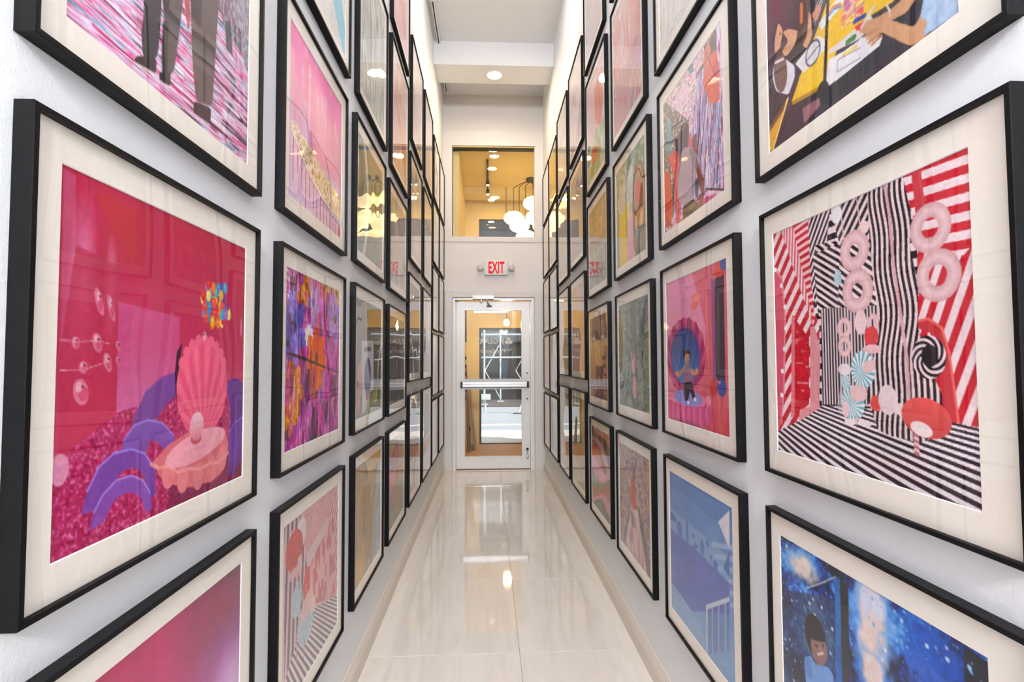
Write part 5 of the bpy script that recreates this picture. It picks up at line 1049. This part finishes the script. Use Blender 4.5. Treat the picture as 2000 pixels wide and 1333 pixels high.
# ------------------------------------------------------------------ framed pictures on both walls
# name: near edge y, far edge y, top z, bottom z (metres), label
FRAMES = {
    'LA1': (0.6554, 1.3058, 2.4384, 1.7968, 'black framed print of two pairs of trousered legs on pink streaked floor'),
    'LA2': (0.6593, 1.3028, 1.7127, 1.0652, 'large black framed print of a pink shell room with purple arches and balloons'),
    'LA3': (0.6613, 1.3058, 0.9840, 0.3425, 'black framed print of a blurred magenta glow, lowest at the left edge'),
    'LB0': (1.4820, 2.1275, 3.3472, 2.5502, 'black framed print with a cyan diagonal band and lilac corner, top left'),
    'LB1': (1.4424, 2.0899, 2.4443, 1.8077, 'black framed print of striped popcorn box below hot pink drips'),
    'LB2': (1.4395, 2.0800, 1.7176, 1.0751, 'black framed print of pressed purple, pink and orange flowers'),
    'LB3': (1.4405, 2.0879, 0.9850, 0.3505, 'black framed print of pale red striped room with heart balloon'),
    'LC0': (2.2661, 2.9106, 3.3511, 2.5651, 'black framed tall grey green abstract print above the teal one, left wall'),
    'LC1': (2.2354, 2.8769, 2.4641, 1.8196, 'black framed teal and olive print reflecting the globe lamps, left of red letters'),
    'LC2': (2.2255, 2.8581, 1.7266, 1.0791, 'black framed grey print of a hand holding a white sheet, left wall'),
    'LC3': (2.2374, 2.8542, 0.9900, 0.3514, 'black framed ochre print with pale blue wedge, nearest the floor beside striped room print'),
    'LD-1': (3.0660, 3.7194, 4.0897, 3.4462, 'black framed rose print at top of left wall, above the coral one'),
    'LD0': (3.0492, 3.6917, 3.3432, 2.5453, 'black framed tall print with a coral triangle, high on the left wall'),
    'LD1': (2.9918, 3.6462, 2.4502, 1.8067, 'black framed beige print with red reflected letters below the coral print'),
    'LD2': (2.9849, 3.6165, 1.7186, 1.0781, 'black framed dark navy and brown print, fourth column of the left wall'),
    'LD3': (2.9918, 3.6115, 0.9900, 0.3554, 'black framed print of plum, pink and olive shapes near left baseboard'),
    'LE0': (3.8600, 4.5025, 3.8501, 3.0502, 'topmost tall black framed mauve print in fifth column of the left wall'),
    'LE1': (3.7917, 4.4501, 2.9363, 2.1404, 'second tall black framed beige print down in fifth column of left wall'),
    'LE2': (3.7363, 4.4065, 2.0344, 1.2444, 'third tall black framed dark red print down in fifth column of left wall'),
    'LE3': (3.7630, 4.4124, 1.1484, 0.3584, 'tall black framed print of a long red dress with clips on top'),
    'LF0': (4.6461, 5.2935, 3.8491, 3.0462, 'topmost tall black framed pale lilac print in sixth column of left wall'),
    'LF1': (4.5778, 5.2420, 2.9363, 2.1364, 'second tall black framed cream print down in sixth column of left wall'),
    'LF2': (4.5283, 5.2133, 2.0364, 1.2375, 'third tall black framed brown print down in sixth column of left wall'),
    'LF3': (4.5164, 5.2123, 1.1494, 0.3584, 'tall black framed blue and white print, lowest in sixth column of left wall'),
    'LG0': (5.4321, 6.0637, 3.7808, 3.1224, 'topmost small black framed print in seventh column of the left wall'),
    'LG1': (5.3539, 5.9944, 3.0680, 2.4304, 'second black framed print down in seventh column of the left wall'),
    'LG2': (5.3272, 5.9697, 2.3790, 1.7246, 'middle black framed print of five in seventh column of the left wall'),
    'LG3': (5.2906, 5.9301, 1.6820, 1.0415, 'fourth black framed print down in seventh column of the left wall'),
    'LG4': (5.2609, 5.9053, 0.9969, 0.3505, 'lowest black framed grey print in seventh column of the left wall'),
    'LH0': (6.0835, 6.7172, 3.7947, 3.1403, 'topmost black framed print in last left column, against the end wall'),
    'LH1': (6.0390, 6.6825, 3.0928, 2.4423, 'second black framed print down in last left column by end wall'),
    'LH2': (6.0093, 6.6528, 2.3948, 1.7454, 'middle black framed print of five in last left column by end wall'),
    'LH3': (5.9895, 6.6429, 1.6959, 1.0365, 'fourth black framed print down in last left column by end wall'),
    'LH4': (5.9895, 6.6528, 0.9940, 0.3534, 'lowest black framed print in last left column beside the door casing'),
    'RA1': (0.6528, 1.3199, 2.5029, 1.8501, 'black framed print of children drawing at a yellow table'),
    'RA2': (0.6548, 1.3056, 1.7593, 1.1076, 'large black framed print of red and black striped room with inflatable rings'),
    'RA3': (0.6548, 1.3066, 1.0198, 0.3670, 'black framed print of a child before a starry blue galaxy wall'),
    'RB0': (1.4688, 2.1247, 3.3852, 2.5845, 'black framed cream print with thin gold lines, top right'),
    'RB1': (1.4433, 2.0951, 2.4815, 1.8399, 'black framed print of a person from behind among red figures and streaks'),
    'RB2': (1.4474, 2.0879, 1.7522, 1.1004, 'black framed print of a child seated in a pink and blue shell'),
    'RB3': (1.4433, 2.0828, 1.0147, 0.3721, 'black framed print of a blue room with white rail fence'),
    'RC-1': (2.2644, 2.9019, 4.1033, 3.4505, 'topmost black framed print in third column of right wall, barely in view'),
    'RC0': (2.2726, 2.8897, 3.3618, 2.5764, 'tall black framed pink and grey streaked print above the painted face'),
    'RC1': (2.2348, 2.8662, 2.4784, 1.8328, 'black framed print of a painted face with yellow and green'),
    'RC2': (2.2144, 2.8499, 1.7440, 1.0943, 'black framed print of dark green crystals with a pink figure'),
    'RC3': (2.2358, 2.8672, 1.0086, 0.3670, 'black framed print of red dress figure on a purple path'),
    'RD-1': (3.0712, 3.7067, 4.1196, 3.4668, 'black framed grey print at top of right wall, above the red fruit'),
    'RD0': (3.0386, 3.6679, 3.3607, 2.5621, 'tall black framed print with red fruit shapes and green leaves'),
    'RD1': (3.0161, 3.6465, 2.4764, 1.8256, 'black framed gold and grey textured print with reflected exit letters, right wall'),
    'RD2': (3.0253, 3.6618, 1.7400, 1.0892, 'black framed plum and brown print in fourth column of the right wall'),
    'RD3': (3.0039, 3.6200, 1.0066, 0.3670, 'black framed print of layered pink, green and rust swirls near right baseboard'),
    'RE0': (3.8056, 4.4401, 3.8401, 3.0527, 'topmost tall black framed mauve print in fifth column of the right wall'),
    'RE1': (3.7893, 4.4462, 2.9578, 2.1612, 'second tall black framed grey beige print down in fifth column of right wall'),
    'RE2': (3.7709, 4.4288, 2.0521, 1.2514, 'third tall black framed golden print down in fifth column of right wall'),
    'RE3': (3.7913, 4.4390, 1.1606, 0.3579, 'lowest tall black framed ochre print in fifth column of the right wall'),
    'RF0': (4.5625, 5.2081, 3.8208, 3.0343, 'topmost tall black framed pale print in sixth column of the right wall'),
    'RF1': (4.5563, 5.2061, 2.9476, 2.1439, 'second tall black framed taupe print down in sixth column of right wall'),
    'RF2': (4.5410, 5.1959, 2.0531, 1.2575, 'third tall black framed honey print down in sixth column of right wall'),
    'RF3': (4.5502, 5.1745, 1.1575, 0.3599, 'lowest tall black framed ochre print in sixth column of the right wall'),
    'RG0': (5.2785, 5.9466, 3.7279, 3.1078, 'topmost black framed golden print in seventh column of the right wall'),
    'RG1': (5.3132, 5.9741, 3.0680, 2.4336, 'second black framed print down in seventh column of the right wall'),
    'RG2': (5.2928, 5.9354, 2.3775, 1.7379, 'middle black framed print of five in seventh column of the right wall'),
    'RG3': (5.3142, 5.9670, 1.6900, 1.0464, 'fourth black framed pink print down in seventh column of the right wall'),
    'RG4': (5.3111, 5.9762, 1.0056, 0.3589, 'lowest black framed grey print in seventh column of the right wall'),
    'RH0': (5.9792, 6.6167, 3.7463, 3.1149, 'topmost black framed print in last right column, against the end wall'),
    'RH1': (5.9925, 6.6147, 3.0802, 2.4458, 'second black framed print down in last right column by end wall'),
    'RH2': (5.9925, 6.6147, 2.3897, 1.7502, 'middle black framed print of five in last right column by end wall'),
    'RH3': (5.9925, 6.6147, 1.7022, 1.0586, 'fourth black framed pinkish print down in last right column by end wall'),
    'RH4': (5.9925, 6.6147, 0.9994, 0.3558, 'lowest black framed print in last right column beside the door casing'),
}
RAIL, DEPTH, REC = .0085, .0255, .006
BLK = M['black']
def picture(nm, yn, yf, zt, zb, label):
    s = 1 if nm[0] == 'L' else -1
    xw = XL if s > 0 else XR
    yc = (yn+yf)/2; hw_, hh_ = (yf-yn)/2, zt-zb
    t = empty('framed_picture', (xw, yc, zb)); tag(t, label, 'picture', 'framed prints on the left wall' if s > 0 else 'framed prints on the right wall')
    X = lambda d: s*d
    # frame: outer shell, narrow face, inner lip down to the glass
    o = [(-hw_, 0), (hw_, 0), (hw_, hh_), (-hw_, hh_)]; r = RAIL
    i = [(-hw_+r, r), (hw_-r, r), (hw_-r, hh_-r), (-hw_+r, hh_-r)]
    e = .0008; o2 = [(-hw_+e, e), (hw_-e, e), (hw_-e, hh_-e), (-hw_+e, hh_-e)]
    rings = [[(X(0.0), *p) for p in i], [(X(0.0), *p) for p in o], [(X(DEPTH-e), *p) for p in o], [(X(DEPTH), *p) for p in o2], [(X(DEPTH), *p) for p in i]]
    b = MB(); n = len(rings)
    vs = [p for R_ in rings for p in R_]; fs = []
    for k in range(n):
        k2 = (k+1) % n
        for j in range(4): fs.append((k*4+j, k*4+(j+1) % 4, k2*4+(j+1) % 4, k2*4+j))
    b.add(vs, fs); b.build('frame', BLK, t)
    g = DEPTH-REC
    # glass
    q = MB().box(min(X(g-.002), X(g)), max(X(g-.002), X(g)), -hw_+r, hw_-r, r, hh_-r)
    q.m = [1, 1, 1, 0 if s > 0 else 1, 1, 0 if s < 0 else 1]
    q.build('glass', [M['glaze'], M['clear']], t)
    # mat board with bevelled window
    pw = .266; ph = hh_/2-.058
    zc = hh_/2; gb = g-.0035; th = .0016; bw = .0016
    A = [(-hw_+r, r), (hw_-r, r), (hw_-r, hh_-r), (-hw_+r, hh_-r)]
    OFF = 0 if s > 0 else .014   # the mats on the right wall are cut slightly off centre
    B = [(OFF+a_, zc+b_) for a_, b_ in ((-pw, -ph), (pw, -ph), (pw, ph), (-pw, ph))]
    C = [(OFF+a_, zc+b_) for a_, b_ in ((-pw+bw, -ph+bw), (pw-bw, -ph+bw), (pw-bw, ph-bw), (-pw+bw, ph-bw))]
    b = MB(); vs = [(X(gb), *p) for p in A]+[(X(gb), *p) for p in B]+[(X(gb-th), *p) for p in C]+[(X(gb-th), *p) for p in A]
    b.add(vs, [(j, (j+1) % 4, 4+(j+1) % 4, 4+j) for j in range(4)], 0); b.add(vs, [(4+j, 4+(j+1) % 4, 8+(j+1) % 4, 8+j) for j in range(4)], 1); b.add(vs, [(12+j, 12+(j+1) % 4, (j+1) % 4, j) for j in range(4)], 0)
    b.add(vs, [(8+j, 8+(j+1) % 4, 12+(j+1) % 4, 12+j) for j in range(4)], 0)
    b.build('mat_board', [M['matb'], M['bevel']], t)
    # print: left edge of the picture is the near side on the left wall and the far side on the right wall
    asp = ph/pw
    if nm in PAINT:
        c = PAINT[nm]()
        gr = .93+.07*c.noise(6, 6, 5, 2)*2*.6+.09*(c.noise(c.nv//3, c.nu//3, 9, 2)-.5); c.a = np.clip(c.a*gr[..., None], 0, 1)   # print grain
    else: c = washes(60, asp, WASH[nm][0], WASH[nm][1])
    c_ = (-pw, pw) if s > 0 else (pw, -pw)
    pm = c.mesh('print', c_[0], c_[1], zc-ph, zc+ph)
    po = put('print', pm, t, (X(gb-th-.0006), OFF, 0))
    MB().box(min(X(.001), X(gb-th-.0012)), max(X(.001), X(gb-th-.0012)), -hw_+r, hw_-r, r, hh_-r).build('backing', M['backing'], t)
    if nm[1:] in ('E3', 'F3'):
        for k in (-.2, .22):
            h = MB().tube([(X(.012), k, hh_), (X(.012), k, hh_+.02), (X(.018), k+.012, hh_+.024), (X(.018), k+.02, hh_+.006)], .003, 8).build('hanging_clip', M['chrome'], t, smooth=True)
            MB().box(min(X(.004), X(.02)), max(X(.004), X(.02)), k-.012, k+.012, hh_-.0005, hh_+.003).build('plate', M['chrome'], h)
    return t
for nm, a in FRAMES.items(): picture(nm, *a)
